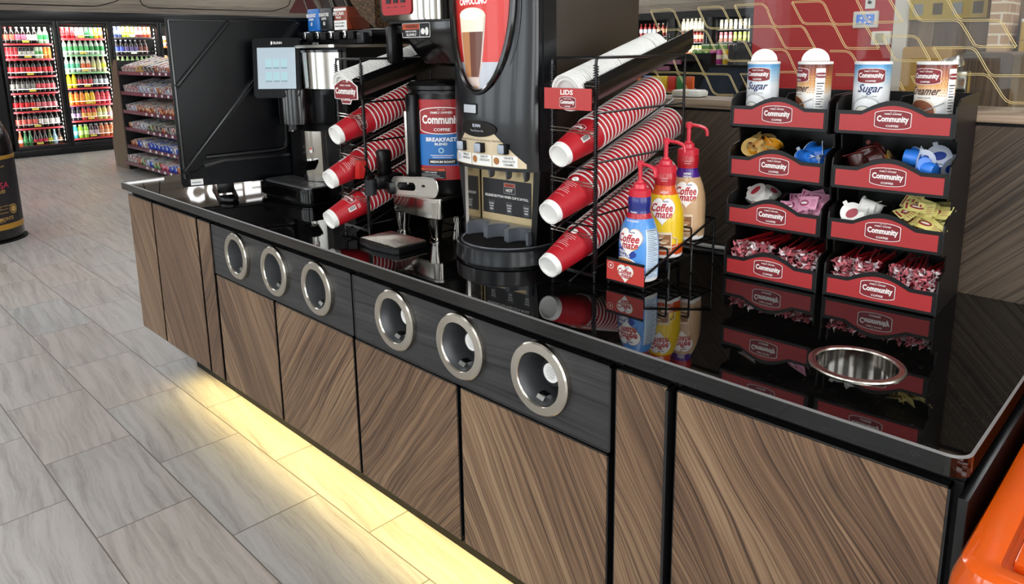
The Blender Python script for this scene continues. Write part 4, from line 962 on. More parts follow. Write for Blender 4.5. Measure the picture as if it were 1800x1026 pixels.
    mb.oval(gx+0.004, 0.492, 0.026, 0.010, F5, FRONT, 0.0010, onf(0)); mb.oval(gx+0.010, 0.482, 0.014, 0.006, pm('picture_tan', '#c99b78', 0.4), FRONT, 0.0010, onf(0))
    mb.text('CAPPUCCINO', -0.044, 0.712, 0.112, 0.018, F4, FRONT, 0.003, 0.03, onf(0))
    mb.build('picture_panel', d, label='backlit red picture of a tall glass of coffee reading CAPPUCCINO')
    mb = MB(); vs = []; fs = []; n = 30
    for i in range(n+1):
        x = cx-ra*0.97+2*ra*0.97*i/n; w = win(x) or cz
        vs += [(x, fy(x)-0.002, w+0.002), (x, fy(x)-0.002, H_)]
    for i in range(n): fs.append((2*i, 2*i+2, 2*i+3, 2*i+1))
    mb.add(vs, fs, LGLASS, None, True); mb.build('window_pane', d)
    def onb(z, off):
        def f(v): return (v.x, fy(v.x)-0.012*math.exp(-((v.z-0.40)/0.16)**2)*math.cos(v.x*8)+v.y-off, v.z)
        return f
    mb = MB(); mb.quad(-0.075, -0.022, 0.416, 0.438, pm('lcd_grey', '#aeb3b8', 0.2, emis='#a8b0b8', es=0.25), FRONT, 0.002, onb(0, 0), 8); mb.quad(-0.080, -0.017, 0.412, 0.442, BLACKM, FRONT, 0.0012, onb(0, 0), 8); mb.build('status_display', d)
    # beige button panel
    BG = pm('panel_beige', '#d8c6a6', 0.32, 0.2); mb = MB()
    def tz(x): 
        if x < -0.07: return 0.302+(x+0.128)/(0.058)*0.062
        if x < 0.03: return 0.372
        return 0.372-(x-0.03)/0.098*0.088
    mb.blob(lambda x: (0.272, tz(x)), -0.140, 0.128, BG, FRONT, 0.0015, onb(0, 0), 30)
    mb.oval(0.0-0.018, 0.374, 0.068, 0.022, BLACKG, FRONT, 0.004, onb(0, 0), 20); mb.text('BUNN', -0.018, 0.383, 0.030, 0.009, CG, FRONT, 0.005, 0.02, onb(0, 0)); mb.text('You Know Us', -0.018, 0.369, 0.05, 0.005, CG, FRONT, 0.005, 0.0, onb(0, 0))
    mb.text('PRESS and HOLD BUTTON until CUP IS 3/4 FULL, THEN RELEASE', -0.012, 0.343, 0.165, 0.0055, DINK, FRONT, 0.003, 0.0, onb(0, 0))
    for x, l1, l2, l3 in ((-0.085, 'FRENCH', 'VANILLA', ''), (-0.008, 'HOT', 'CHOCOLATE', ''), (0.070, 'WHITE', 'CHOCOLATE', 'CARAMEL')):
        mb.quad(x-0.037, x+0.036, 0.274, 0.305, PAPER, FRONT, 0.0022, onb(0, 0), 6); mb.text(l1, x+0.012, 0.299, 0.026, 0.006, DINK, FRONT, 0.003, 0.01, onb(0, 0)); mb.text(l2, x+0.012, 0.290, 0.036, 0.006, DINK, FRONT, 0.003, 0.01, onb(0, 0))
        if l3: mb.text(l3, x+0.012, 0.281, 0.030, 0.006, DINK, FRONT, 0.003, 0.01, onb(0, 0))
        mb.oval(x-0.025, 0.290, 0.009, 0.010, pm('flavour_brown', '#a9713c') if x > -0.05 else CG, FRONT, 0.003, onb(0, 0))
    bp = mb.build('button_panel', d, label='beige panel with three grey push buttons')
    for x in (-0.085, -0.008, 0.070):
        mb = MB(); y = fy(x)-0.012*math.cos(x*8); mb.box(x-0.013, x+0.015, y-0.010, y+0.004, 0.310, 0.337, BLACKM, 0.002); mb.box(x-0.012, x+0.010, y-0.016, y-0.0101, 0.312, 0.336, pm('button_grey', '#9fa8b4', 0.25), 0.003); mb.build('push_button', bp)
    # body
    mb = MB(); BR = mat_speckle('window_lit_black_coat', '#2b231b', '#3a3026', 420, 0.38, bump=0.15)  # black coat with the window light put into its colour
    mb.box(-W_, W_, 0.1001, 0.52, 0.262, H_, BR, 0.002); b = mb.build('cabinet', t, label='black powder-coated cabinet sides, window light painted in as bronze')
    mb = MB(); mb.prism([(-W_-0.003, 0.045), (W_+0.003, 0.045), (W_+0.003, 0.0999), (-W_-0.003, 0.0999)], 0.262, H_, PL); mb.build('door_frame', t)
    # open serving bay: side cheeks, back, splash card
    mb = MB()
    for s in (-1, 1):
        vs = [(s*W_, 0.03, 0.262), (s*W_, 0.52, 0.262), (s*(W_-0.012), 0.52, 0.02), (s*(W_-0.022), 0.035, 0.02), (s*(W_-0.022), 0.03, 0.262), (s*(W_-0.022), 0.52, 0.262), (s*(W_-0.034), 0.52, 0.02), (s*(W_-0.040), 0.035, 0.02)]
        mb.add(vs, [(0, 1, 2, 3), (4, 5, 6, 7), (0, 3, 7, 4), (0, 4, 5, 1), (3, 2, 6, 7)], BLACK)
    mb.box(-0.13, 0.13, 0.092, 0.52, 0.0, 0.262, BLACKM); mb.build('lower_body', t)
    mb = MB(); mb.box(-0.112, 0.112, 0.084, 0.0915, 0.05, 0.261, pm('bay_cream', '#cdb98f', 0.25, 0.3)); mb.box(-0.128, -0.116, 0.03, 0.091, 0.05, 0.26, STEEL); w = mb.build('splash_panel', t, label='cream and steel splash panel')
    mb = MB(); A = T(-0.012, 0.083, 0.168) @ FRONT
    mb.quad(-0.094, 0.090, -0.055, 0.048, DINK, A, 0.0006); mb.quad(-0.012, 0.032, 0.008, 0.040, pm('label_grey', '#8a8c8e'), A, 0.001); mb.quad(-0.010, 0.030, 0.029, 0.038, pm('warn_orange', '#c8512a'), A, 0.0013)
    mb.text('WARNING', 0.010, 0.0335, 0.030, 0.006, DINK, A, 0.0016); mb.quad(-0.010, 0.030, 0.010, 0.027, DINK, A, 0.0013); mb.text('HOT', 0.010, 0.0185, 0.026, 0.010, INK, A, 0.0016, 0.03)
    mb.text('RELEASE BUTTON WHEN CUP IS 3/4 FULL', -0.002, -0.002, 0.165, 0.0075, INK, A, 0.001, 0.02)
    for x in (-0.060, 0.008, 0.072):
        mb.prism([(x-0.013, -0.016), (x+0.013, -0.016), (x+0.009, -0.052), (x-0.009, -0.052)], 0.0007, 0.001, pm('cup_outline', '#3a3c3f'), A)
        for i, s in enumerate(('PLACE', 'CUP', 'HERE')): mb.text(s, x, -0.026-i*0.008, 0.017-0.002*i, 0.0045, INK, A, 0.0015, 0.02)
    mb.build('instruction_card', w, label='black card with white instructions and HOT warning')
    for x in (-0.05, 0.015, 0.08):
        mb = MB(); mb.prism([(-0.008, 0.0), (0.008, 0.0), (0.005, -0.030), (-0.002, -0.036)], 0, 0.02, pm('nozzle_grey', '#4c4f55', 0.3), T(x, 0.070, 0.260) @ FRONT, 0.002); mb.build('nozzle', t)
    # cup guides and drip tray
    mb = MB(); GR = pm('guide_grey', '#54585e', 0.3)
    pr = []
    for i in range(61):
        x = -0.118+0.236*i/60; u = (x+0.118)/0.236*3; k = (u % 1)-0.5; pr.append((x, 0.018+0.044*math.sqrt(max(0, 1-(k/0.40)**2)) if abs(k) < 0.40 else 0.018))
    mb.prism(pr+[(0.118, 0.083), (-0.118, 0.083)], 0.052, 0.092, GR, None, 0.004); mb.build('cup_guide', t)
    mb = MB(); tr = [(0.158*math.cos(math.radians(q)), 0.075+0.150*math.sin(math.radians(q))) for q in range(180, 361, 9)]+[(0.15, 0.15), (-0.15, 0.15)]
    bt = [(x*0.95, y+0.004) for x, y in tr]; n = len(tr)
    def loft(rings, mat):
        V_ = []; F_ = []
        for pts_, z in rings: V_ += [(x, y, z) for x, y in pts_]
        for j in range(len(rings)-1):
            for i in range(n): F_.append((j*n+i, j*n+(i+1) % n, (j+1)*n+(i+1) % n, (j+1)*n+i))
        F_ += [tuple(range(n)), tuple((len(rings)-1)*n+i for i in range(n))]; mb.add(V_, F_, mat, None, True)
    loft([([(x*0.93, y+0.006) for x, y in tr], 0.0), ([(x*0.93, y+0.006) for x, y in tr], 0.006), (tr, 0.0065), ([(x*0.985, y+0.002) for x, y in tr], 0.046), ([(x*0.965, y+0.005) for x, y in tr], 0.049)], PL); dt = mb.build('drip_tray', t)
    mb = MB(); mb.tube([(x*0.90, y+0.014, 0.0515) for x, y in tr[:21]], 0.0025, GR, 6)
    for i in range(26):
        y = -0.055+i*0.0052; h = 0.132*math.sqrt(max(0, 1-((y-0.075)/0.136)**2)) if y < 0.075 else 0.132
        mb.tube([(-h, y, 0.0515), (h, y, 0.0515)], 0.0011, BLACK, 4)
    for i in range(30):
        x = -0.13+i*0.009; yy = 0.075-0.136*math.sqrt(max(0, 1-(x/0.142)**2)); mb.tube([(x, yy, 0.0505), (x, 0.075, 0.0505)], 0.0011, BLACK, 4)
    mb.build('drip_grate', dt)
capp()
# ================================================================== creamer rack and bottles
t = thing('creamer_rack', 'stepped black wire rack with a red creamer sign holding three pump bottles', 'wire rack', (-1.024, 1.59, CT+0.001))
mb = MB(); R = 0.0032
x0, x1 = -1.076, -0.971
for x in (x0, x1):
    mb.tube(fillet([(x, 1.432, 0.909), (x, 1.432, 0.945), (x, 1.752, 1.035), (x, 1.762, 1.035), (x, 1.762, 0.909)], 0.01), R, WIRE, 6)
    mb.tube(fillet([(x, 1.432, 0.9155), (x, 1.54, 0.9155), (x, 1.545, 0.953), (x, 1.648, 0.953), (x, 1.652, 0.980), (x, 1.762, 0.980)], 0.005), R*0.8, WIRE, 5)
    for y, z in ((1.545, 0.955), (1.65, 0.98)):
        mb.tube([(x, y, z), (x, y, 0.909)], R*0.9, WIRE, 5)
    for y, z0_, z1_ in ((1.535, 0.94, 0.975), (1.645, 0.97, 1.008)):
        mb.tube(fillet([(x, y, z0_), (x, y, z1_+0.02), (x-0.02*(1 if x > -1.02 else -1), y, z1_+0.02)], 0.006), R*0.9, WIRE, 5)
for y, z in ((1.432, 0.915), (1.46, 0.9155), (1.49, 0.9155), (1.52, 0.9155), (1.55, 0.953), (1.58, 0.953), (1.61, 0.953), (1.64, 0.953), (1.66, 0.98), (1.69, 0.98), (1.72, 0.98), (1.762, 0.98), (1.762, 1.035)):
    mb.tube([(x0, y, z), (x1, y, z)], R*0.85, WIRE, 5)
for y, z in ((1.535, 0.995), (1.645, 1.028)): mb.tube([(x0, y, z), (x1, y, z)], R*0.85, WIRE, 5)
mb.build('wire_frame', t, world=True)
def heart(mb, M, w, z=0.0, fn=None, french=False):
    """creamer emblem: white heart with a tan swoosh and red lettering"""
    def hs(k):
        pts = []
        for i in range(48):
            u = 2*PI*i/48; pts.append((0.5*math.sin(u)**3*k*w, (0.44*math.cos(u)-0.12*math.cos(2*u)-0.05*math.cos(3*u)-0.02*math.cos(4*u))*k*w*1.05))
        return pts
    for k, m, zz in ((1.0, pm('heart_tan', '#c99a5b', 0.4), 0.0), (0.95, INK, 0.0003)):
        p = hs(k); c = (0, -0.02*w)
        vs = [(c[0], c[1], z+zz)]; NR = 6
        for r_ in range(1, NR+1): vs += [(c[0]+(a_-c[0])*r_/NR, c[1]+(b_-c[1])*r_/NR, z+zz) for a_, b_ in p]
        fs = [(0, i+1, (i+1) % 48+1) for i in range(48)]
        for r_ in range(NR-1): fs += [(r_*48+i+1, (r_+1)*48+i+1, (r_+1)*48+(i+1) % 48+1, r_*48+(i+1) % 48+1) for i in range(48)]
        mb.add(vs, fs, m, M, False, fn)
    CR = pm('creamer_red', '#b5222c', 0.4)
    mb.text('Coffee', -0.03*w, 0.06*w, 0.84*w, 0.28*w, CR, M, z+0.0007, 0.03, fn, 0.2)
    mb.text('mate', 0.06*w, -0.17*w, 0.58*w, 0.22*w, CR, M, z+0.0007, 0.03, fn, 0.2)
    mb.text('Nestle', 0.10*w, 0.27*w, 0.24*w, 0.07*w, pm('creamer_navy', '#20306e', 0.4), M, z+0.0007, 0.02, fn)
    pts = [(-0.02*w+0.23*w*math.sin(q), -0.33*w+0.05*w*q) for q in (0, 0.4, 0.8, 1.2)]
    mb.quad(0.0, 0.25*w, -0.325*w, -0.295*w, pm('heart_tan', '#c99a5b', 0.4), M @ RZ(14), z+0.0007, fn, 3)
mb = MB(); A = T(-1.0235, 1.4265, 0.9475) @ FRONT
mb.box(-1.079, -0.968, 1.427, 1.430, 0.9215, 0.976, pm('sign_red2', '#c23a33', 0.4)); mb.box(-1.079, -0.968, 1.4265, 1.431, 0.9705, 0.977, BLACK); mb.box(-1.079, -0.968, 1.4265, 1.431, 0.9175, 0.9215, BLACK)
heart(mb, A @ T(0.002, 0.0, 0), 0.050); mb.oval(-0.042, 0.011, 0.009, 0.009, INK, A, 0.0004); mb.oval(-0.042, 0.011, 0.0078, 0.0078, pm('sign_red2', '#c23a33', 0.4), A, 0.0006); mb.text('4', -0.042, 0.011, 0.006, 0.008, INK, A, 0.0008, 0.03)
mb.build('sign', t, world=True, label='red sign with the white creamer heart')

def creamer(x, y, z, h, rz, kind, lab):
    t = thing('creamer_bottle', lab, 'creamer bottle', (x, y, z), rz)
    R = 0.050
    cols = {'v': ('#4d8fd6', '#1c2f86', '#b02230'), 'y': ('#e9c21e', '#d4521a', '#b51e28'), 'o': ('#c9a47c', '#4a2383', '#b51e28')}[kind]
    body, top, neck = [C_(c, 0.28, 0, 0.3) for c in cols]
    if kind == 'v': neck = C_('#1c2878', 0.28, 0, 0.3); mid = C_('#b02230', 0.28, 0, 0.3); midt = 0.90
    k = h/0.225
    def prof(q): return [(r_, z_*k) for r_, z_ in q]
    P = prof([(0.0, 0.0), (0.040, 0.0), (0.047, 0.004), (0.049, 0.012), (R, 0.04), (R, 0.095), (0.0475, 0.120), (0.041, 0.145), (0.033, 0.165), (0.0275, 0.178), (0.0265, 0.188), (0.0285, 0.200), (0.0285, 0.213), (0.0265, 0.220), (0.0, 0.220)])
    if kind == 'v': mats = [WHITE, WHITE, WHITE]+[body]*5+[mid, neck, neck, neck, neck, neck, WHITE]
    elif kind == 'y': mats = [WHITE, WHITE, WHITE, top]+[body]*3+[body, top, top, neck, neck, neck, neck, WHITE]
    else: mats = [WHITE, WHITE, WHITE]+[body]*4+[body, top, top, neck, neck, neck, neck, WHITE]
    mb = MB(); mb.lathe(P, 44, mats[:len(P)-1]); b = mb.build('bottle_body', t)
    def rad(zz):
        for (r0, z0), (r1, z1) in zip(P[1:], P[2:]):
            if z0 <= zz <= z1 and z1 > z0: return r0+(r1-r0)*(zz-z0)/(z1-z0)
        return R
    def fn(v):
        rr = rad(v.z)+0.0004-v.y; a_ = v.x/R; return (rr*math.sin(a_), -rr*math.cos(a_), v.z)
    mb = MB()
    F = FRONT
    hz = {'v': 0.112, 'y': 0.130, 'o': 0.128}[kind]*k
    heart(mb, T(0, 0, hz) @ F, 0.076, 0.0, fn)
    if kind == 'v':
        N = C_('#1b3c94', 0.3, 0, 0.3)
        mb.oval(-0.012, 0.076*k, 0.034, 0.014, N, F, 0.0002, fn); mb.text('FRENCH', -0.012, 0.081*k, 0.036, 0.008, INK, F, 0.0008, 0.03, fn); mb.text('VANILLA', -0.012, 0.071*k, 0.036, 0.008, INK, F, 0.0008, 0.03, fn)
        mb.oval(-0.008, 0.035*k, 0.033, 0.030, N, F, 0.0001, fn); mb.oval(-0.010, 0.050*k, 0.032, 0.016, INK, F, 0.0004, fn); mb.oval(-0.010, 0.050*k, 0.029, 0.0135, C_('#b9783c', 0.4), F, 0.0007, fn); mb.oval(-0.012, 0.052*k, 0.014, 0.006, C_('#dcae78', 0.4), F, 0.001, fn)
        mb.quad(0.046, 0.088, 0.012*k, 0.140*k, C_('#cfe0ee', 0.4), F, 0.0003, fn, 8, 8)
        for i in range(26): 
            zz = (0.016+i*0.0046)*k; mb.quad(0.050, 0.082-0.006*(i % 3), zz, zz+0.0012, C_('#39588a', 0.5) if i < 15 else DINK, F, 0.0007, fn, 5)
        mb.text('NUTRITION FACTS', 0.067, 0.137*k, 0.034, 0.004, DINK, F, 0.001, 0.02, fn); mb.text('THE ORIGINAL', 0, 0.160*k, 0.05, 0.004, INK, F, 0.001, 0.02, fn); mb.text('Nestle', 0.0, 0.182*k, 0.03, 0.004, INK, F, 0.001, 0.02, fn)
    else:
        G = C_('#8a5a34', 0.4); G2 = C_('#e0cdb2', 0.4); G3 = C_('#4a2a18', 0.4)
        cx = 0.0 if kind == 'y' else -0.008
        mb.quad(cx-0.026, cx+0.026, 0.022*k, 0.072*k, G2, F, 0.0002, fn, 6, 3); mb.quad(cx-0.023, cx+0.023, 0.025*k, 0.066*k, G, F, 0.0005, fn, 6, 3)
        for i in range(9):
            rr = random.Random(i+len(kind)); mb.oval(cx+rr.uniform(-0.015, 0.015), (0.03+i*0.004)*k, 0.007+0.004*rr.random(), 0.004, (G3, G2, C_('#b98f66', 0.4))[i % 3], F, 0.0008+i*0.00005, fn, 8)
        if kind == 'y':
            mb.tube([fn(Vector((cx+0.026, -0.001, 0.06*k))), fn(Vector((cx+0.038, -0.004, 0.055*k))), fn(Vector((cx+0.038, -0.004, 0.038*k))), fn(Vector((cx+0.026, -0.001, 0.032*k)))], 0.0015, G2, 5)
            mb.oval(-0.030, 0.093*k, 0.013, 0.011, C_('#b8352a', 0.4), F, 0.0004, fn); mb.text('#1', -0.030, 0.093*k, 0.012, 0.009, INK, F, 0.0008, 0.03, fn)
            mb.text('HAZELNUT', 0.004, 0.172*k, 0.032, 0.006, INK, F, 0.0008, 0.02, fn)
        else: mb.text('SWEETENED', 0, 0.175*k, 0.034, 0.005, INK, F, 0.0008, 0.02, fn); mb.text('ORIGINAL', 0, 0.168*k, 0.034, 0.005, INK, F, 0.0008, 0.02, fn)
        mb.text('To Use Refrigerate', 0, 0.207*k, 0.034, 0.004, INK, F, 0.0008, 0.0, fn); mb.text('Flavor Cleanly', 0, 0.201*k, 0.028, 0.004, INK, F, 0.0008, 0.0, fn)
        mb.quad(0.012, 0.036, 0.008*k, 0.015*k, INK, F, 0.0004, fn, 4)
    mb.build('wrap_label', b)
    mb = MB(); H = 0.220*k
    mb.lathe([(0.0, H), (0.0265, H), (0.0265, H+0.016), (0.024, H+0.018), (0.017, H+0.020), (0.0155, H+0.030), (0.0095, H+0.034), (0.0085, H+0.038), (0.0055, H+0.038), (0.0055, H+0.075), (0.0, H+0.075)], 28, PUMPRED)
    for i in range(28):
        q = 2*PI*i/28; mb.box(-0.0008, 0.0008, 0.0262, 0.0275, H+0.001, H+0.015, PUMPRED, M=RZ(i*360/28))
    c = mb.build('pump_cap', t)
    mb = MB(); Z_ = H+0.078
    mb.lathe([(0.0, Z_-0.006), (0.0085, Z_-0.006), (0.0095, Z_+0.006), (0.006, Z_+0.0095), (0.0, Z_+0.010)], 16, PUMPRED)
    mb.tube(fillet([(0.0, 0, Z_+0.003), (0.030, -0.004, Z_-0.001), (0.046, -0.006, Z_-0.008), (0.047, -0.006, Z_-0.026)], 0.008), 0.0062, PUMPRED, 8, flat=0.75); mb.build('pump_spout', c)
creamer(-1.024, 1.486, 0.9195, 0.217, 3, 'v', 'blue French vanilla creamer bottle with a red pump, front of the wire rack')
creamer(-1.024, 1.598, 0.957, 0.225, 27, 'y', 'yellow creamer bottle with a red pump, middle of the wire rack')
creamer(-1.024, 1.705, 0.984, 0.230, 30, 'o', 'tan and purple creamer bottle with a red pump, back of the wire rack')

# ================================================================== condiment organizers
ORG = pm('organizer_black', '#060606', 0.36, spec=0.4); ORGB = pm('organizer_side', '#0d0908', 0.42, spec=0.4)
TZ = (0.006, 0.142, 0.266, 0.392)      # tier floors above the worktop
def organizer(lab, x, y, rz, w):
    t = thing('condiment_organizer', lab, 'organizer', (x, y, CT+0.001), rz)
    hw = w/2
    for s, nm in ((-1, 'side_panel'), (1, 'side_panel')):
        pts = [(0.215, 0.0), (0.215, 0.475)]
        pts += [(0.20, 0.475), (0.03, 0.470), (0.003, 0.455)]
        for z in TZ[::-1]:
            pts += [(0.0, z+0.045), (0.0, z-0.002), (0.012, z-0.010)]
            if z > 0.01: pts += [(0.050, z-0.012), (0.055, z-0.045), (0.020, z-0.052), (0.003, z-0.062)]
        pts[-1] = (0.012, 0.0); pts[-2] = (0.0, 0.0)
        mb = MB(); A = Matrix(((0, 0, 1, 0), (1, 0, 0, 0), (0, 1, 0, 0), (0, 0, 0, 1)))
        mb.prism(pts, s*hw-(0.0035 if s > 0 else 0), s*hw+(0.0035 if s < 0 else 0), ORGB, A); mb.build(nm, t)
    mb = MB(); mb.box(-hw+0.0036, hw-0.0036, 0.208, 0.214, 0.0, 0.473, ORG); mb.build('back_panel', t)
    for z in TZ:
        mb = MB(); mb.box(-hw+0.0036, hw-0.0036, 0.004, 0.2075, z-0.004, z, ORG)
        # front lip with a raised arch in the middle
        def topz(q):
            u = abs(q)/(w*0.27); return 0.048+(0.024*math.cos(PI*u/2) if u < 1 else 0.0)
        P = [(-hw+0.0036, -0.004)]+[(q, topz(q)) for q in [-hw+0.0036+(w-0.0072)*i/40 for i in range(41)]]+[(hw-0.0036, -0.004)]
        mb.prism(P[::-1], -0.0035, 0.0, ORG, T(0, 0, z) @ FRONT, 0.0008); b = mb.build('shelf_tray', t)
        mb = MB(); F = T(0, -0.0001, z) @ FRONT
        mb.blob(lambda q: (0.003, min(topz(q)-0.0085, 0.0395+(topz(q)-0.048)*0.9)), -hw+0.010, hw-0.010, RED, F, 0.0006, None, 40)
        logo(mb, T(0, -0.0005, z+0.031) @ FRONT, 0.074, z=0.0006); mb.build('label_strip', b, label='red strip with the white Community Coffee badge')
    for z in TZ:
        mb = MB(); hgt = 0.078; pts = [(0.004, 0.0), (0.205, 0.0), (0.205, hgt), (0.06, hgt), (0.02, 0.05), (0.004, 0.046)]
        A = Matrix(((0, 0, 1, 0), (1, 0, 0, 0), (0, 1, 0, z+0.0002), (0, 0, 0, 1))); mb.prism(pts, -0.002, 0.002, ORG, A); mb.build('divider', t)
    return t
OW = 0.241
OLX, OLY, ORX, ORY = -0.783, 1.700, -0.528, 1.712
organizer('left four-tier black organizer with red Community strips, beside the creamer rack', OLX, OLY, 1, OW)
organizer('right four-tier black organizer with red Community strips, nearest the bin opening', ORX, ORY, 3, OW)
def orgpt(which, lx, ly, lz):
    X_, Y_, r = (OLX, OLY, 1) if which == 'L' else (ORX, ORY, 3); r = math.radians(r)
    return Vector((X_+lx*math.cos(r)-ly*math.sin(r), Y_+lx*math.sin(r)+ly*math.cos(r), CT+0.001+lz))

def canister(which, lx, rot, kind, lidopen, lab):
    p = orgpt(which, lx, 0.070, TZ[3]+0.001); t = thing('canister', lab, 'canister', p, rot)
    R = 0.0385; H = 0.152
    if kind == 's': band, nm, sub = '#5aa9d6', 'Sugar', 'PURE CANE'
    else: band, nm, sub = '#6e2018', 'Creamer', 'NON-DAIRY CREAMER'
    w = NT('canister_wrap_'+kind+str(lidopen)+which); p_, q = w.xyz()
    zz = w.math('DIVIDE', q[2], H)
    if kind == 's': c = w.ramp(zz, [(0.0, '#c8c9cb'), (0.30, '#d9dadc'), (0.62, '#e6e9ec'), (0.80, '#a9cfe6'), (0.97, '#3f94cc')])
    else: c = w.ramp(zz, [(0.0, '#bcc3cb'), (0.28, '#d3d6da'), (0.52, '#ece6de'), (0.66, '#d6a05e'), (0.82, '#a85a2c'), (0.97, '#5c1714')])
    w.l(c, w.b.inputs['Base Color']); w.b.inputs['Roughness'].default_value = 0.3; w.b.inputs['Coat Weight'].default_value = 0.3
    mb = MB(); mb.lathe([(0.0, 0.0), (R, 0.0), (R, H-0.005), (R+0.001, H-0.005), (R+0.001, H), (R-0.001, H+0.001)], 44, [WHITE, w.m, WHITE, WHITE, WHITE]); b = mb.build('tube', t)
    mb = MB(); mb.lathe([(R-0.001, H+0.001), (0.0, H+0.001)], 40, WHITE); mb.build('top_disc', t)
    if lidopen:
        mb = MB(); A = T(0, 0.006, H+0.002) @ FRONT
        pr = [(0.0315*math.cos(q_), 0.030*math.sin(q_)) for q_ in [PI*i/20 for i in range(21)]]; mb.prism(pr, -0.001, 0.001, WHITE, T(0, 0.0, H+0.002) @ RZ(26-rot) @ T(0, 0.01, 0) @ FRONT @ RX(-6), 0.0004); mb.build('flip_lid', t)
    f = bend(R+0.0004)
    mb = MB(); logo(mb, T(0, 0, 0.122) @ FRONT, 0.062, f); TC = pm('canister_navy', '#1c2d5e', 0.4) if kind == 's' else pm('canister_brown', '#43231c', 0.4)
    mb.text(nm, 0, 0.092, 0.050 if kind == 's' else 0.064, 0.024 if kind == 's' else 0.018, TC, FRONT, 0.0007, 0.015, f, 0.35); mb.text(sub, 0, 0.077, 0.030, 0.003, DINK, FRONT, 0.0007, 0.0, f)
    bc, ic = (C_('#b9b9b7', 0.5), C_('#e8e8e8', 0.6)) if kind == 's' else (C_('#d8c9b4', 0.5), C_('#7a4326', 0.5))
    mb.oval(-0.006, 0.046, 0.034, 0.030, bc, FRONT, 0.0005, f); mb.oval(-0.006, 0.046, 0.030, 0.026, ic, FRONT, 0.0008, f); mb.oval(-0.012, 0.044, 0.017, 0.012, C_('#8c8d8f', 0.4), FRONT, 0.0011, f); mb.oval(-0.012, 0.044, 0.0145, 0.010, C_('#e6e2d6', 0.5), FRONT, 0.0014, f)
    mb.quad(0.0, 0.044, -0.0012, 0.0012, C_('#8c8d8f', 0.4), T(0.002, 0, 0.048) @ RY(-26) @ FRONT, 0.0014, f, 8)
    if kind == 's':
        for i in range(5):
            for j in range(5): mb.oval(0.036+i*0.008, 0.108+j*0.008, 0.0008, 0.0008, C_('#2f6f9c', 0.5), FRONT, 0.0006, f, 4)
    else:
        for i in range(10):
            for j in range(7): mb.oval(0.030+i*0.0056+(j % 2)*0.0028, 0.082+j*0.006, 0.0016, 0.0016, C_('#e0b070', 0.5), FRONT, 0.0006, f, 5)
        mb.quad(0.046, 0.068, 0.0, 0.138, PAPER, FRONT, 0.0009, f, 5); logo(mb, T(0.058, 0, 0.122) @ FRONT, 0.024, f, z=0.001, small=False)
        for i in range(16): mb.quad(0.049, 0.066-0.003*(i % 3), 0.102-i*0.006, 0.1035-i*0.006+(0.001 if i % 4 == 0 else 0), DINK, FRONT, 0.0012, f, 3)
    mb.build('printed_label', b)
canister('L', -0.072, -34+38, 's', True, 'sugar canister with an open white flip lid in the left organizer')
canister('L', 0.056, -80+38, 'c', True, 'creamer canister with an open white flip lid in the left organizer')
canister('R', -0.068, -10+24, 's', False, 'sugar canister with a closed top in the right organizer')
canister('R', 0.060, -34+18, 'c', False, 'creamer canister with a closed top in the right organizer')

# small contents of the bins
def drop(which, cx, tier, n, make, jx, jy, z0, dz, lab, grp, cat, nm, rr, flat=False):
    proto = None; R_ = random.Random(rr)
    for i in range(n):
        lx = cx+R_.uniform(-jx, jx)*(1 if flat else 0.8); ly = (0.036 if flat else 0.040)+R_.random()*jy; lz = TZ[tier]+z0+dz*(i/n)+R_.random()*0.003
        p = orgpt(which, lx, ly, lz)
        rot = (R_.uniform(-0.45, 0.45), R_.uniform(-0.45, 0.45), R_.uniform(-3.1, 3.1)) if flat else (R_.uniform(-1.9, 1.9), R_.uniform(-0.9, 0.9), R_.uniform(-3.1, 3.1))
        if proto is None:
            proto = make(); c = proto; c.location = p
        else: c = proto.copy(); COL.objects.link(c); c.location = p
        if flat: rot = (R_.uniform(0.25, 1.15), R_.uniform(-0.35, 0.35), R_.uniform(-0.9, 0.9))
        else: c.scale = (1.22, 1.22, 1.22)
        c.rotation_euler = rot; c['label'] = lab; c['category'] = cat; c['group'] = grp
def tub(col, lidc, emb):
    def mk():
        mb = MB(); m = C_(col, 0.35, 0, 0.3); l_ = C_(lidc, 0.35, 0.3)
        mb.lathe([(0, -0.012), (0.0125, -0.012), (0.0135, -0.010), (0.0165, 0.011), (0.0205, 0.0125), (0.021, 0.0135), (0.0, 0.0137)], 22, [m, m, m, m, l_, l_])
        mb.box(-0.004, 0.004, 0.018, 0.027, 0.0125, 0.0134, l_); mb.oval(0, 0, 0.012, 0.008, C_(emb, 0.4), None, 0.0141)
        return mb.build('creamer_tub')
    return mk
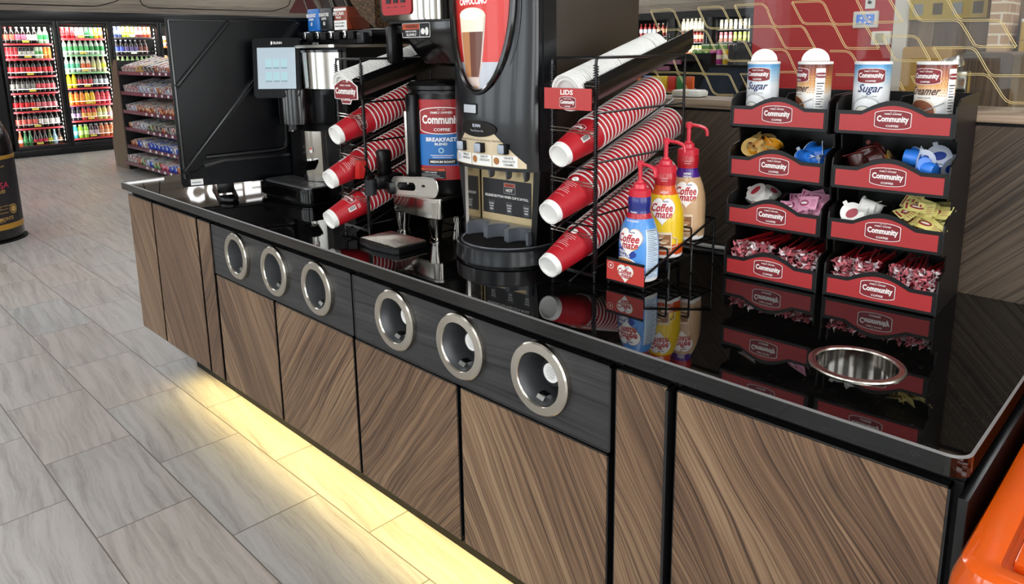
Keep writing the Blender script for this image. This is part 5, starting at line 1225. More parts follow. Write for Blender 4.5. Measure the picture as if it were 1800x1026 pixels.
def packet(col, mark, w=0.062, h=0.034):
    def mk():
        mb = MB(); m = C_(col, 0.55); n = 8; vs = []; fs = []
        for j in range(5):
            for i in range(n+1):
                u = i/n; v = j/4; k = 0.0016*math.sin(PI*u)*math.sin(PI*v); vs.append(((u-0.5)*w, (v-0.5)*h, k+0.0012*math.sin(u*5)))
        for j in range(4):
            for i in range(n): fs.append((j*(n+1)+i, j*(n+1)+i+1, (j+1)*(n+1)+i+1, (j+1)*(n+1)+i))
        b = len(vs); vs += [(x, y, z-0.0004-0.0032*math.sin(PI*((x/w)+0.5))*math.sin(PI*((y/h)+0.5))) for x, y, z in vs]
        fs += [tuple(b+k for k in f[::-1]) for f in fs]
        mb.add(vs, fs, m, None, True)
        def f(v): u = v.x/w+0.5; q = v.y/h+0.5; return (v.x, v.y, v.z+0.0016*math.sin(PI*u)*math.sin(PI*q)+0.0012*math.sin(u*5))
        mb.oval(-0.006, 0, 0.014, 0.008, C_(mark, 0.45), None, 0.0003, f, 10); mb.quad(-0.028, -0.024, -0.012, 0.012, C_(mark, 0.45), None, 0.0003, f)
        for i in range(4): mb.quad(0.012, 0.026, -0.008+i*0.005, -0.0068+i*0.005, C_(mark, 0.45), None, 0.0003, f)
        mb.oval(-0.006, 0, 0.010, 0.003, INK, None, 0.0006, f, 6)
        return mb.build('sweetener_packet')
    return mk
drop('L', -0.062, 2, 12, tub('#e39a1c', '#d8b26a', '#6a3a1a'), 0.036, 0.055, 0.034, 0.040, 'orange creamer tub in the second tier of the left organizer', 'orange creamer tubs', 'creamer tub', 'creamer_tub', 1)
drop('L', 0.070, 2, 9, tub('#1f6fd0', '#cfd8e6', '#1a3c94'), 0.034, 0.05, 0.032, 0.030, 'blue creamer tub in the second tier of the left organizer', 'blue creamer tubs, left organizer', 'creamer tub', 'creamer_tub', 2)
drop('R', -0.066, 2, 9, tub('#3a1512', '#6a201c', '#d8b090'), 0.034, 0.05, 0.036, 0.036, 'dark brown creamer tub in the second tier of the right organizer', 'dark brown creamer tubs', 'creamer tub', 'creamer_tub', 3)
drop('R', -0.030, 2, 2, tub('#c98a2a', '#d8b26a', '#6a3a1a'), 0.010, 0.03, 0.045, 0.01, 'orange creamer tub among brown ones in the right organizer', 'orange tubs in the right organizer', 'creamer tub', 'creamer_tub', 4)
drop('R', 0.062, 2, 12, tub('#2f7fe6', '#cfd8e6', '#1a3c94'), 0.036, 0.055, 0.034, 0.042, 'blue creamer tub in the second tier of the right organizer', 'blue creamer tubs, right organizer', 'creamer tub', 'creamer_tub', 5)
drop('L', -0.060, 1, 9, tub('#e9e8e4', '#dedbd6', '#9a2a3a'), 0.036, 0.045, 0.036, 0.036, 'white creamer tub in the third tier of the left organizer', 'white creamer tubs, left organizer', 'creamer tub', 'creamer_tub', 6)
drop('R', -0.060, 1, 9, tub('#e4e2de', '#d8d5d0', '#9a2a3a'), 0.036, 0.045, 0.036, 0.036, 'white creamer tub in the third tier of the right organizer', 'white creamer tubs, right organizer', 'creamer tub', 'creamer_tub', 7)
drop('L', 0.062, 1, 22, packet('#e3a3bd', '#a8456a'), 0.030, 0.06, 0.030, 0.046, 'pink sweetener packet in the third tier of the left organizer', 'pink sweetener packets', 'sweetener packet', 'sweetener_packet', 8, True)
drop('R', 0.062, 1, 34, packet('#e6dc8a', '#a5303a'), 0.032, 0.07, 0.030, 0.060, 'pale yellow sweetener packet in the third tier of the right organizer', 'yellow sweetener packets', 'sweetener packet', 'sweetener_packet', 9, True)
# wrapped red stirrer straws
WRAP = pm('straw_wrap', '#f6e6e8', 0.3, coat=0.3); WRAP2 = pm('straw_wrap_red', '#e2808a', 0.3, coat=0.3); STR = pm('straw_red', '#b71c28', 0.3, coat=0.4)
def straw(seed):
    R_ = random.Random(seed); mb = MB()
    mb.tube([(0, 0.0, 0), (0.0, 0.13, R_.uniform(-0.002, 0.002))], 0.0024, STR, 5)
    for e in (0, 1):
        vs = []; n = 4; w = R_.uniform(0.0038, 0.0060)
        for i in range(n+1):
            y = -0.020*e+0.002+0.020*i/n-0.004; k = R_.uniform(-0.0035, 0.0035); q = R_.uniform(-0.003, 0.003); tw = R_.uniform(-1.2, 1.2)
            vs += [(q-w*math.cos(tw), y, k-w*math.sin(tw)), (q+w*math.cos(tw), y, k+w*math.sin(tw)), (q+w*math.cos(tw), y, k+w*math.sin(tw)+0.0006), (q-w*math.cos(tw), y, k-w*math.sin(tw)+0.0006)]
        fs = [(0, 1, 2, 3)]
        for i in range(n):
            for j in range(4): fs.append((4*i+j, 4*i+(j+1) % 4, 4*i+4+(j+1) % 4, 4*i+4+j))
        mb.add(vs, fs, (WRAP, WRAP2)[(e+seed) % 2] if seed % 3 else WRAP2)
    o = mb.build('wrapped_straw'); return o
SP = [straw(i) for i in range(6)]; used = [False]*6
k = 0
for which, cx, nm, sd in (('L', -0.060, 'left bin of the left organizer', 1), ('L', 0.060, 'right bin of the left organizer', 2), ('R', -0.060, 'left bin of the right organizer', 3), ('R', 0.060, 'right bin of the right organizer', 4)):
    R_ = random.Random(sd)
    for i in range(72):
        lay = i//12; lx = cx+(-0.044+0.088*(i % 12)/11)+R_.uniform(-0.004, 0.004); lz = TZ[0]+0.012+lay*0.0115+R_.uniform(-0.003, 0.003)
        if lay == 5: lz -= 0.004
        ly = 0.030+R_.uniform(-0.004, 0.016)+lay*0.002
        lz += 0.010
        j = k % 6; k += 1
        if not used[j]: c = SP[j]; used[j] = True
        else: c = SP[j].copy(); COL.objects.link(c)
        c.location = orgpt(which, lx, ly, lz); yaw = R_.uniform(-0.25, 0.25); ex = lx-cx-0.13*math.sin(yaw)
        if abs(ex) > 0.046: yaw = (lx-cx-math.copysign(0.044, ex))/0.13
        c.rotation_euler = (R_.uniform(-0.01, 0.08), R_.uniform(-1.2, 1.2), yaw)
        c['label'] = 'wrapped red stirrer straw in the bottom tier, %s' % nm; c['category'] = 'straw'; c['group'] = 'straws in the bottom %s' % nm

# ================================================================== orange merchandiser at the right
OR = pm('orange_plastic', '#d8560f', 0.14, coat=0.6)
t = thing('orange_bin', 'glossy orange moulded bin beside the right end of the counter', 'bin', (0.15, 1.5, 0.0))
mb = MB(); X0, X1, Y0, Y1, Z_ = -0.190, 0.62, 0.955, 1.925, 0.845
def ring(i, z): return [(x, y, z) for x, y in rrect(X0+i, X1-i, Y0+i, Y1-i, max(0.05-i, 0.01), 5)]
rings = [ring(0.010, 0.0), ring(0.004, 0.55), ring(0.0, Z_-0.05), ring(0.003, Z_-0.03), ring(0.012, Z_-0.004), ring(0.022, Z_), ring(0.048, Z_-0.0005), ring(0.052, Z_-0.004), ring(0.054, Z_-0.024)]
n = len(rings[0]); V_ = [p for r_ in rings for p in r_]; F_ = []
for j in range(len(rings)-1):
    for i in range(n): F_.append((j*n+i, j*n+(i+1) % n, (j+1)*n+(i+1) % n, (j+1)*n+i))
F_.append(tuple(range(n))); F_.append(tuple((len(rings)-1)*n+i for i in range(n))); mb.add(V_, F_, OR, None, True); mb.build('shell', t, world=True)
for i in range(7):
    mb = MB(); mb.box(X0+0.062+i*0.05, X0+0.088+i*0.05, Y0+0.075, Y1-0.08, Z_-0.020, Z_-0.004, OR, 0.006); mb.build('raised_rib', t, world=True)
# wall phone-like white device lying on the ledge with its cable
t = thing('card_reader', 'small white device with a cable lying on the wooden ledge behind the cup rack', 'device', (-1.215, 2.02, 1.3385))
mb = MB(); mb.box(-0.05, 0.05, -0.03, 0.03, 0.0, 0.022, WHITE, 0.009); mb.build('body', t)
mb = MB(); mb.tube(fillet([(-0.05, 0, 0.01), (-0.11, -0.02, 0.006), (-0.16, 0.02, 0.005)], 0.03), 0.004, BLACK, 6); mb.build('cable', t)
# ================================================================== bottles, cans and boxes for the shop shelves
_pk = {}
def product(shape, body, lab, capc):
    k = (shape, body, lab, capc)
    if k in _pk: return _pk[k]
    B = C_(body, 0.15, 0, 0.4); L = C_(lab, 0.4); K = C_(capc, 0.4); mb = MB()
    if shape == 'b': P = [(0, 0), (0.028, 0), (0.033, 0.012), (0.033, 0.06), (0.0335, 0.0605), (0.0335, 0.125), (0.032, 0.126), (0.030, 0.15), (0.017, 0.185), (0.0125, 0.20), (0.0125, 0.208), (0.0148, 0.209), (0.0148, 0.226), (0, 0.226)]; m = [B]*4+[L]+[B]*5+[K]*3; m = [B, B, B, B, L, B, B, B, B, B, K, K, K]
    elif shape == 'w': P = [(0, 0), (0.034, 0), (0.038, 0.01), (0.037, 0.05), (0.038, 0.051), (0.038, 0.11), (0.036, 0.12), (0.034, 0.15), (0.022, 0.175), (0.021, 0.18), (0.023, 0.181), (0.023, 0.20), (0, 0.20)]; m = [B, B, B, B, L, B, B, B, B, K, K, K]
    elif shape == 'g': P = [(0, 0), (0.028, 0), (0.030, 0.01), (0.030, 0.05), (0.0305, 0.051), (0.0305, 0.09), (0.030, 0.10), (0.014, 0.155), (0.0115, 0.20), (0.0135, 0.201), (0.0135, 0.212), (0, 0.212)]; m = [B, B, B, B, L, B, B, B, K, K, K]
    else: P = [(0, 0), (0.024, 0), (0.029, 0.008), (0.029, 0.06), (0.0292, 0.0605), (0.0292, 0.105), (0.029, 0.1055), (0.029, 0.148), (0.024, 0.158), (0.026, 0.162), (0, 0.160)]; m = [K, K, B, B, L, B, B, B, K, K]
    mb.lathe(P, 10, m)
    # pale highlight-free price-side stripe on the label keeps the pack from reading as one flat colour
    me_o = mb.build('t'); me = me_o.data; bpy.data.objects.remove(me_o); _pk[k] = me; return me
NAMES = {'b': ('soda_bottle', 'drink bottle'), 'w': ('juice_bottle', 'drink bottle'), 'g': ('glass_bottle', 'drink bottle'), 'c': ('drink_can', 'drink can')}
def putrow(items, where, start, step, x, z, axis='Y', depth=1):
    p = start
    for (sh, bo, la, ca, n, desc) in items:
        for i in range(n):
            o = bpy.data.objects.new(NAMES[sh][0], product(sh, bo, la, ca)); COL.objects.link(o)
            o.location = (x, p, z) if axis == 'Y' else (p, x, z); p += step; o.scale = (1.1, 1.1, 1.07)
            o['label'] = '%s %s %s' % (desc, NAMES[sh][1], where); o['category'] = NAMES[sh][1]
            if n > 1: o['group'] = '%s %ss %s' % (desc, NAMES[sh][1], where)
# ------------------------------------------------------------------ wall cooler at the far left
XF = -12.86
DOORF = pm('cooler_frame', '#0b0b0d', 0.35)
t = thing('beverage_cooler', 'long black wall cooler with lit glass doors full of soft drinks', 'cooler', (-13.1, 4.0, 0.0))
mb = MB(); mb.box(-13.49, XF, 1.0, 7.6, 2.012, 2.149, DOORF, 0.004); mb.build('header', t, world=True)
mb = MB(); mb.box(-13.49, XF+0.005, 1.0, 7.6, 0.0, 0.105, DOORF, 0.004)
for i in range(4): mb.box(XF+0.005, XF+0.012, 1.0, 7.6, 0.02+i*0.02, 0.028+i*0.02, BLACK)
mb.build('base_grille', t, world=True)
mb = MB(); mb.box(-13.49, -13.42, 1.0, 7.6, 0.105, 2.012, pm('cooler_inner', '#0a0a0b', 0.6, spec=0.2)); mb.box(-13.42, XF, 1.0, 2.50, 0.105, 2.012, DOORF); mb.build('cabinet', t, world=True)
LED = pm('cooler_led', '#ffffff', 0.5, emis='#fff6ea', es=2.2)
D0, DP = 2.53, 0.747
DS = {0: (1.674, 1.454, 1.201, 0.953, 0.678, 0.426, 0.160), 1: (1.746, 1.50, 1.236, 0.994, 0.733, 0.487, 0.213), 2: (1.764, 1.489, 1.24, 0.99, 0.74), 3: (1.62, 1.30, 1.0, 0.7)}
for i in range(5):
    a0 = D0+DP*i; a1 = a0+DP
    mb = MB(); w = 0.045
    mb.box(XF-0.03, XF+0.01, a0+0.004, a0+w, 0.11, 2.008, DOORF, 0.003); mb.box(XF-0.03, XF+0.01, a1-w, a1-0.004, 0.11, 2.008, DOORF, 0.003)
    mb.box(XF-0.03, XF+0.01, a0+w, a1-w, 1.955, 2.008, DOORF, 0.003); mb.box(XF-0.03, XF+0.01, a0+w, a1-w, 0.11, 0.165, DOORF, 0.003)
    d = mb.build('cooler_door', t, world=True)
    mb = MB(); mb.box(XF-0.012, XF-0.008, a0+w, a1-w, 0.165, 1.955, LGLASS); g = mb.build('glass_pane', d); g.data.transform(Matrix.Translation(-t.location))
    mb = MB()
    for q in range(28): mb.box(XF-0.095, XF-0.088, a1-0.056, a1-0.051, 0.2+q*0.062, 0.23+q*0.062, LED)
    mb.box(XF-0.097, XF-0.0951, a1-0.058, a1-0.049, 0.19, 1.94, DOORF); mb.build('led_tube', t, world=True)
    area('cooler_light', (XF-0.045, (a0+a1)/2, 1.93), (-0.55, 0, -1), 0.6, 0.05, 7.0, (1, 0.97, 0.92))
    for sg, yy in ((1, a0+0.055), (-1, a1-0.055)):
        l = area('cooler_light', (XF-0.035, yy, 1.07), (-1, 0, 0), 0.03, 1.72, 5.5, (1, 0.98, 0.94)); dv = Vector((-0.45, sg, 0)).normalized()
        l.rotation_euler = Matrix(((dv.y, 0, -dv.x), (-dv.x, 0, -dv.y), (0, 1, 0))).to_euler()
    for z in DS.get(i, (1.7, 1.4, 1.1, 0.8, 0.5)):
        mb = MB(); st = {0: '#cf4850', 1: '#cf4850' if z not in (1.50, 1.236) else '#8cc08a', 2: '#3a3236', 3: '#c8602a'}.get(i, '#cf4850')
        mb.box(-13.41, XF-0.075, a0+0.06, a1-0.06, z-0.012, z-0.002, BLACKM); mb.box(XF-0.075, XF-0.070, a0+0.055, a1-0.07, z-0.022, z+0.003, C_(st, 0.4))
        s = mb.build('shelf', t, world=True)
        mb = MB(); mb.tube([(XF-0.07, a0+0.06, z+0.055), (XF-0.07, a1-0.08, z+0.055)], 0.0022, CHROME, 4)
        mb.box(XF-0.0695, XF-0.068, a0+0.30, a0+0.39, z+0.018, z+0.045, C_('#e8cf55', 0.5) if i < 2 else PAPER); w_ = mb.build('price_rail', s); w_.data.transform(Matrix.Translation(-t.location))
D1, D2, D3, D4 = 'in the leftmost cooler door', 'in the second cooler door', 'in the third cooler door', 'in the fourth cooler door'
N_ = ['on the top shelf', 'on the second shelf', 'on the third shelf', 'on the fourth shelf', 'on the fifth shelf', 'on the sixth shelf', 'on the bottom shelf']
rows1 = [
 [('b', '#1c0e0b', '#e2604e', '#d02424', 2, 'dark cola, coral label,'), ('b', '#1c0e0b', '#c9607c', '#cfcfcf', 2, 'dark cola, pink label,'), ('b', '#140c0a', '#d9cfd0', '#ececec', 2, 'dark cola, white label,'), ('b', '#9fc2a0', '#35a553', '#d8eed8', 2, 'clear green')],
 [('c', '#c0202a', '#d84a50', '#c8c8c8', 3, 'tall red'), ('c', '#26211f', '#cfc9c0', '#c8c8c8', 4, 'tall black and silver'), ('c', '#cfe0bc', '#5fa860', '#e8e8e8', 2, 'tall pale green'), ('c', '#dc7a26', '#e89a3a', '#c8c8c8', 2, 'tall orange')],
 [('b', '#1c0e0b', '#cc2a30', '#cc2a30', 8, 'red-capped cola')],
 [('b', '#120c0a', '#8a8682', '#b8b4b0', 5, 'grey-labelled cola'), ('b', '#1c0e0b', '#d4505a', '#cc2a30', 4, 'rosy-labelled cola')],
 [('b', '#1c0e0b', '#c4141c', '#b8b0ac', 4, 'plain red-labelled cola'), ('b', '#1c0e0b', '#cf6a70', '#d02430', 4, 'pale red-labelled cola')],
 [('b', '#2a1412', '#cc5a52', '#b8b0ac', 4, 'salmon-labelled cola'), ('b', '#140c0a', '#ddd2cc', '#cfc8c0', 4, 'cream-labelled cola')],
 [('g', '#c0603e', '#e8dcd0', '#d8ccc0', 1, 'pink glass'), ('g', '#2e6a3c', '#3c8a50', '#d8d8c0', 2, 'green glass'), ('g', '#2a100c', '#c2304a', '#c23030', 3, 'dark cola glass'), ('g', '#4a5a24', '#c8c238', '#a8a838', 1, 'olive glass'), ('g', '#8fb0c0', '#a8ccd8', '#d0d0d0', 1, 'pale blue glass'), ('g', '#3a2418', '#b07a58', '#a89080', 1, 'brown glass')]]
for r, (row, z) in enumerate(zip(rows1, DS[0])):
    n = sum(i[4] for i in row); st = 0.585/max(n, 8); putrow(row, '%s %s' % (N_[r], D1), D0+0.075+st/2, st, XF-0.125, z)
rows2 = [
 [('c', '#c41f26', '#d8383c', '#d0c8c0', 3, 'tall red'), ('c', '#b56a70', '#e0d0d0', '#d0c8c0', 2, 'tall pink'), ('c', '#1d5a34', '#2a6a40', '#d0c8c0', 1, 'tall dark green'), ('c', '#35a24c', '#6ac070', '#d0c8c0', 1, 'tall bright green'), ('c', '#c2a41c', '#d8c040', '#d0c8c0', 1, 'tall yellow'), ('c', '#d06a22', '#e0b890', '#d0c8c0', 1, 'tall orange')],
 [('b', '#b4c4b2', '#4fb063', '#d8e4d8', 5, 'clear bottle, light green label,'), ('b', '#b4c4b2', '#1f7a38', '#d8e4d8', 3, 'clear bottle, dark green label,')],
 [('b', '#b4c8b8', '#58b48a', '#d8e4d8', 3, 'clear mint-labelled'), ('b', '#d8ccb8', '#d8683a', '#d8d0c8', 2, 'clear orange-labelled'), ('b', '#a8a480', '#b8b070', '#a8a090', 2, 'olive'), ('b', '#b0a878', '#b8c828', '#a8a090', 1, 'lime-labelled')],
 [('b', '#d8c01c', '#c8b014', '#b8b0a0', 2, 'yellow'), ('b', '#241210', '#b23a3e', '#b0a8a0', 3, 'dark red-labelled'), ('b', '#1c1618', '#b0b4b8', '#b0a8a0', 3, 'dark grey-labelled')],
 [('w', '#e06a18', '#e88a30', '#4a4a58', 3, 'orange sports'), ('w', '#e0a812', '#e0b828', '#4a4a58', 2, 'amber sports'), ('w', '#b41c28', '#d04450', '#4a4a58', 3, 'red sports')],
 [('w', '#1c1420', '#a884b0', '#4a4270', 2, 'dark purple sports'), ('w', '#b82c1e', '#e0a850', '#4a4270', 3, 'red and yellow sports'), ('w', '#c0b058', '#d0d0a0', '#8a8070', 2, 'pale yellow sports'), ('w', '#c08868', '#a88898', '#8a6a60', 1, 'pink sports')],
 [('w', '#1c8a94', '#88c0cc', '#a0b0b8', 1, 'teal sports'), ('w', '#8fc42a', '#c8e090', '#b0c0a0', 2, 'lime sports'), ('w', '#3a1a24', '#b8a0a8', '#a0a0a0', 2, 'dark berry sports'), ('w', '#b4562a', '#c88a60', '#b0a090', 3, 'rust orange sports')]]
for r, (row, z) in enumerate(zip(rows2, DS[1])):
    n = sum(i[4] for i in row); st = 0.60/max(n, 8); putrow(row, '%s %s' % (N_[r], D2), D0+DP+0.07+st/2, st, XF-0.125, z)
rows3 = [
 [('c', '#3a4a7a', '#d0d4e0', '#d0d0d0', 2, 'tall blue and white'), ('c', '#b8cc3c', '#d0c840', '#d0d0d0', 3, 'tall yellow-green'), ('c', '#8a3a3c', '#c0a0a0', '#d0d0d0', 2, 'tall maroon'), ('c', '#c04a2c', '#d88060', '#d0d0d0', 2, 'tall orange-red')],
 [('b', '#151018', '#3a4aa8', '#c8ccd8', 2, 'dark blue-labelled'), ('b', '#1a1016', '#5a4a80', '#c8ccd8', 3, 'dark violet-labelled'), ('b', '#2a100e', '#6a3a34', '#8a7a78', 2, 'dark red-brown')],
 [('b', '#a8c488', '#7aa848', '#c8d8b0', 8, 'light green')]]
for r, (row, z) in enumerate(zip(rows3, DS[2])):
    n = sum(i[4] for i in row); st = 0.585/max(n, 8); putrow(row, '%s %s' % (N_[r], D3), D0+2*DP+0.07+st/2, st, XF-0.125, z)
rows4 = [[('c', '#d8d0c4', '#dc7a2c', '#e0d8d0', 8, 'tall orange and cream')], [('c', '#d87a34', '#4a90b8', '#e0d8d0', 8, 'tall orange and blue')]]
for r, (row, z) in enumerate(zip(rows4, DS[3])): putrow(row, '%s %s' % (N_[r], D4), D0+3*DP+0.11, 0.075, XF-0.125, z)

# ------------------------------------------------------------------ snack shelving
_bx = {}
def snackmat(c1, c2, c3, k):
    w = NT('snack_print_%d' % k); p, q = w.xyz()
    v = w.n('ShaderNodeTexVoronoi'); w.l(p, v.inputs['Vector']); v.inputs['Scale'].default_value = 34
    s = w.n('ShaderNodeSeparateColor'); w.l(v.outputs['Color'], s.inputs[0])
    c = w.ramp(s.outputs[0], [(0.0, c1), (0.45, c2), (0.75, c3)], 'CONSTANT'); w.l(c, w.b.inputs['Base Color']); w.b.inputs['Roughness'].default_value = 0.3
    return w.m
PR = [snackmat(*c, i) for i, c in enumerate([('#d8d2d0', '#7a4a3a', '#b03a34'), ('#e0b040', '#d8c8b0', '#3a2a26'), ('#d8d8dc', '#2a3a90', '#e8e8e8'), ('#8a3a2a', '#d8a070', '#e4dcd4'), ('#e0dcda', '#484450', '#a83a40'),
     ('#2a4ab0', '#3a5ac8', '#d8dce8'), ('#3a8a4a', '#d0d8c0', '#c03a3a'), ('#b02a50', '#e0a0b0', '#d8d0c8'), ('#585250', '#c8c0b8', '#302c30'), ('#c86a28', '#e8d0b0', '#7a2a20')])]
def carton(lab, x0, x1, yf, dep, z, h, mi, grp, tilt=0, nm='snack_box'):
    k = (round(x1-x0, 3), dep, h, mi)
    if k not in _bx:
        mb = MB(); w = (x1-x0)/2; mb.box(-w, w, 0, dep, 0, h, PR[mi], 0.003)
        mb.box(-w+0.003, w-0.003, 0.01, dep-0.004, h, h+0.0008, C_('#d6d0cc', 0.4))
        o = mb.build('t'); _bx[k] = o.data; bpy.data.objects.remove(o)
    o = bpy.data.objects.new(nm, _bx[k]); COL.objects.link(o); o.location = ((x0+x1)/2, yf, z); o.rotation_euler = (math.radians(tilt), 0, 0)
    o['label'] = lab; o['category'] = 'snack box'; o['group'] = grp
PUR = pm('shelf_edge', '#6e3a4e', 0.3, coat=0.3)
t = thing('snack_shelving', 'black snack shelving unit with purple shelf edges and a walnut end board', 'shelving', (-9.0, 3.6, 0.0))
mb = MB(); mb.box(-10.42, -7.0, 3.80, 3.86, 0.06, 1.42, BLACKM); mb.box(-10.44, -10.40, 3.30, 3.86, 0.0, 1.42, pm('pegboard', '#17171a', 0.5)); mb.build('frame', t, world=True)
mb = MB(); mb.box(-10.40, -7.0, 3.42, 3.78, 0.0, 0.095, BLACKM, 0.003); mb.build('plinth', t, world=True)
WEND = wood('shelving_veneer', 80, (0.4, 0.2), ('#4a3e33', '#6a5a4a', '#84725f', '#9c8a74'), tone=0.05, knots=0.1)
mb = MB(); mb.prism([(-10.95, 0.0), (-10.445, 0.0), (-10.445, 1.43), (-10.56, 1.43), (-10.62, 1.36), (-10.98, 0.30)], -0.04, 0.0, WEND, T(0, 3.30, 0) @ FRONT); mb.build('end_board', t, world=True)
GZ = (1.275, 1.02, 0.78, 0.555, 0.325, 0.118)
desc = ['white-topped candy boxes', 'white and blue candy boxes', 'brown and white bar boxes', 'white bar boxes', 'blue and white snack boxes', 'colourful snack packs']
mixs = [[0, 0, 0, 0, 1, 1, 8, 8, 8, 3, 0, 4, 3, 1], [4, 4, 0, 0, 2, 2, 2, 4, 2, 3, 0, 2, 4, 2], [4, 2, 2, 3, 3, 3, 9, 3, 4, 9, 3, 3, 9, 0], [3, 4, 4, 2, 2, 8, 6, 8, 8, 3, 8, 4, 8, 8], [3, 3, 5, 2, 4, 5, 5, 5, 5, 5, 5, 2, 5, 5], [4, 4, 0, 3, 6, 2, 5, 6, 6, 7, 7, 5, 5, 3]]
for r, z in enumerate(GZ):
    yf = 3.30 if r < 5 else 3.24
    mb = MB(); mb.box(-10.395, -7.0, yf+0.02, 3.795, z-0.02, z-0.008, BLACKM); mb.box(-10.395, -7.0, yf-0.004, yf+0.018, z-0.034, z+0.012, PUR, 0.003)
    for q in range(10): mb.box(-9.6+q*0.19, -9.55+q*0.19, yf-0.006, yf-0.0045, z-0.024, z+0.004, PAPER)
    s = mb.build('shelf', t, world=True)
    x = -10.34
    for j, mi in enumerate(mixs[r]):
        w = 0.125; h = 0.07+0.025*((j*7+r*3) % 4)/3
        carton('box in the row of %s on the %s snack shelf' % (desc[r], ('top', 'second', 'third', 'fourth', 'fifth', 'bottom')[r]), x, x+w-0.006, yf+0.03, 0.42, z-0.006, h, mi, '%s, shelf %s' % (desc[r], ('one', 'two', 'three', 'four', 'five', 'six')[r]), (15, 12, 10, 6, 4, 1)[r])
        x += w
# ------------------------------------------------------------------ giant wine bottle display at the left edge
t = thing('wine_bottle_display', 'giant black wine bottle display with gold bands and label on the floor', 'display', (-7.32, 1.10, 0.0))
BG_ = pm('bottle_black', '#0a090a', 0.22, coat=0.4); BL = pm('bottle_label', '#1b181a', 0.45); GD = pm('bottle_gold', '#b98a32', 0.35, 0.3)
R_ = 0.315
mb = MB(); mb.lathe([(0.0, 0.012), (R_-0.01, 0.012), (R_, 0.03), (R_, 0.70), (R_*0.985, 0.78), (R_*0.94, 0.87), (R_*0.82, 0.97), (R_*0.62, 1.06), (R_*0.46, 1.14), (R_*0.38, 1.25), (R_*0.36, 1.62), (R_*0.40, 1.64), (R_*0.40, 1.70), (0, 1.70)], 72, BG_); b = mb.build('bottle_body', t)
mb = MB(); mb.lathe([(0.0, 0.0), (R_+0.02, 0.0), (R_+0.02, 0.011), (0.0, 0.011)], 48, BLACKM); mb.build('base_disc', t)
mb = MB(); 
mb.lathe([(R_+0.001, 0.135), (R_+0.002, 0.136), (R_+0.002, 0.685), (R_+0.001, 0.686)], 72, BL); mb.lathe([(R_+0.0015, 0.105), (R_+0.003, 0.106), (R_+0.003, 0.15), (R_+0.0015, 0.151)], 72, GD); mb.lathe([(R_+0.0015, 0.675), (R_+0.003, 0.676), (R_+0.003, 0.705), (R_+0.0015, 0.706)], 72, GD)
f0 = bend(R_+0.003)
def lab_(s, x, z, w, h, m, bold=0.01, shear=0.0): mb.text(s, x, z, w, h, m, FRONT, 0.002, bold, lambda v: (RZ(89) @ Vector(f0(v))), shear)
PKR = pm('label_rose', '#b52a50', 0.4); GP = pm('label_gold', '#c09a58', 0.4)
lab_('STELLA ROSA', 0.0, 0.470, 0.46, 0.05, PKR, 0.01); lab_('Marchesi Grande', 0.02, 0.425, 0.34, 0.04, GP, 0.0, 0.3); lab_('BLACK', 0.0, 0.345, 0.20, 0.035, INK, 0.02)
lab_('a natural semi-sweet wine produced', 0.03, 0.30, 0.40, 0.016, GP, 0, 0.2); lab_('from grapes grown with flavors', 0.02, 0.275, 0.34, 0.016, GP, 0, 0.2); lab_('Product of Italy Santo', 0.02, 0.245, 0.34, 0.018, GP, 0, 0.2); lab_('IL CONTE D ALBA PIEMONTE', 0.0, 0.195, 0.46, 0.028, GP, 0.01); lab_('IMPORTED', 0.0, 0.175, 0.30, 0.012, GP, 0.0); lab_('EST. 1917', 0.0, 0.62, 0.44, 0.012, GP, 0)
ff = lambda v: (RZ(89) @ Vector(f0(v)))
mb.oval(0.245, 0.265, 0.040, 0.040, GP, FRONT, 0.002, ff); mb.oval(0.245, 0.265, 0.034, 0.034, BL, FRONT, 0.0026, ff); mb.oval(0.245, 0.265, 0.026, 0.026, GP, FRONT, 0.003, ff)
mb.oval(0.08, 0.555, 0.06, 0.055, GP, FRONT, 0.002, ff); mb.oval(0.08, 0.555, 0.045, 0.042, pm('crest_red', '#5a1c1c', 0.4), FRONT, 0.0026, ff); mb.oval(0.08, 0.545, 0.025, 0.030, GP, FRONT, 0.003, ff)
mb.build('bottle_label', b, label='black label with gold and rose lettering')

# ------------------------------------------------------------------ rear cooler behind the glass
YR = 12.45
t = thing('rear_cooler', 'black wall cooler of drinks seen through the glass screen at the back', 'cooler', (-7.0, 12.7, 0.0))
mb = MB(); mb.box(-12.0, -2.5, YR, 13.05, 2.02, 2.148, DOORF); mb.build('header', t, world=True)
mb = MB(); mb.box(-12.0, -2.5, 13.0, 13.08, 0.0, 2.02, pm('cooler_inner', '#0a0a0b', 0.6, spec=0.2)); mb.box(-12.0, -2.5, YR, 12.99, 0, 0.2, DOORF); mb.build('cabinet', t, world=True)
edges = [-9.6, -8.9, -7.92, -7.12, -6.2, -5.35, -4.5, -3.65]
for i in range(len(edges)):
    mb = MB(); x = edges[i]; mb.box(x-0.05, x+0.05, YR-0.01, YR+0.05, 0.2, 2.02, DOORF, 0.003); mb.box(x-0.16, x+0.10, YR+0.06, 12.98, 0.2, 2.02, DOORF); mb.build('door_post', t, world=True)
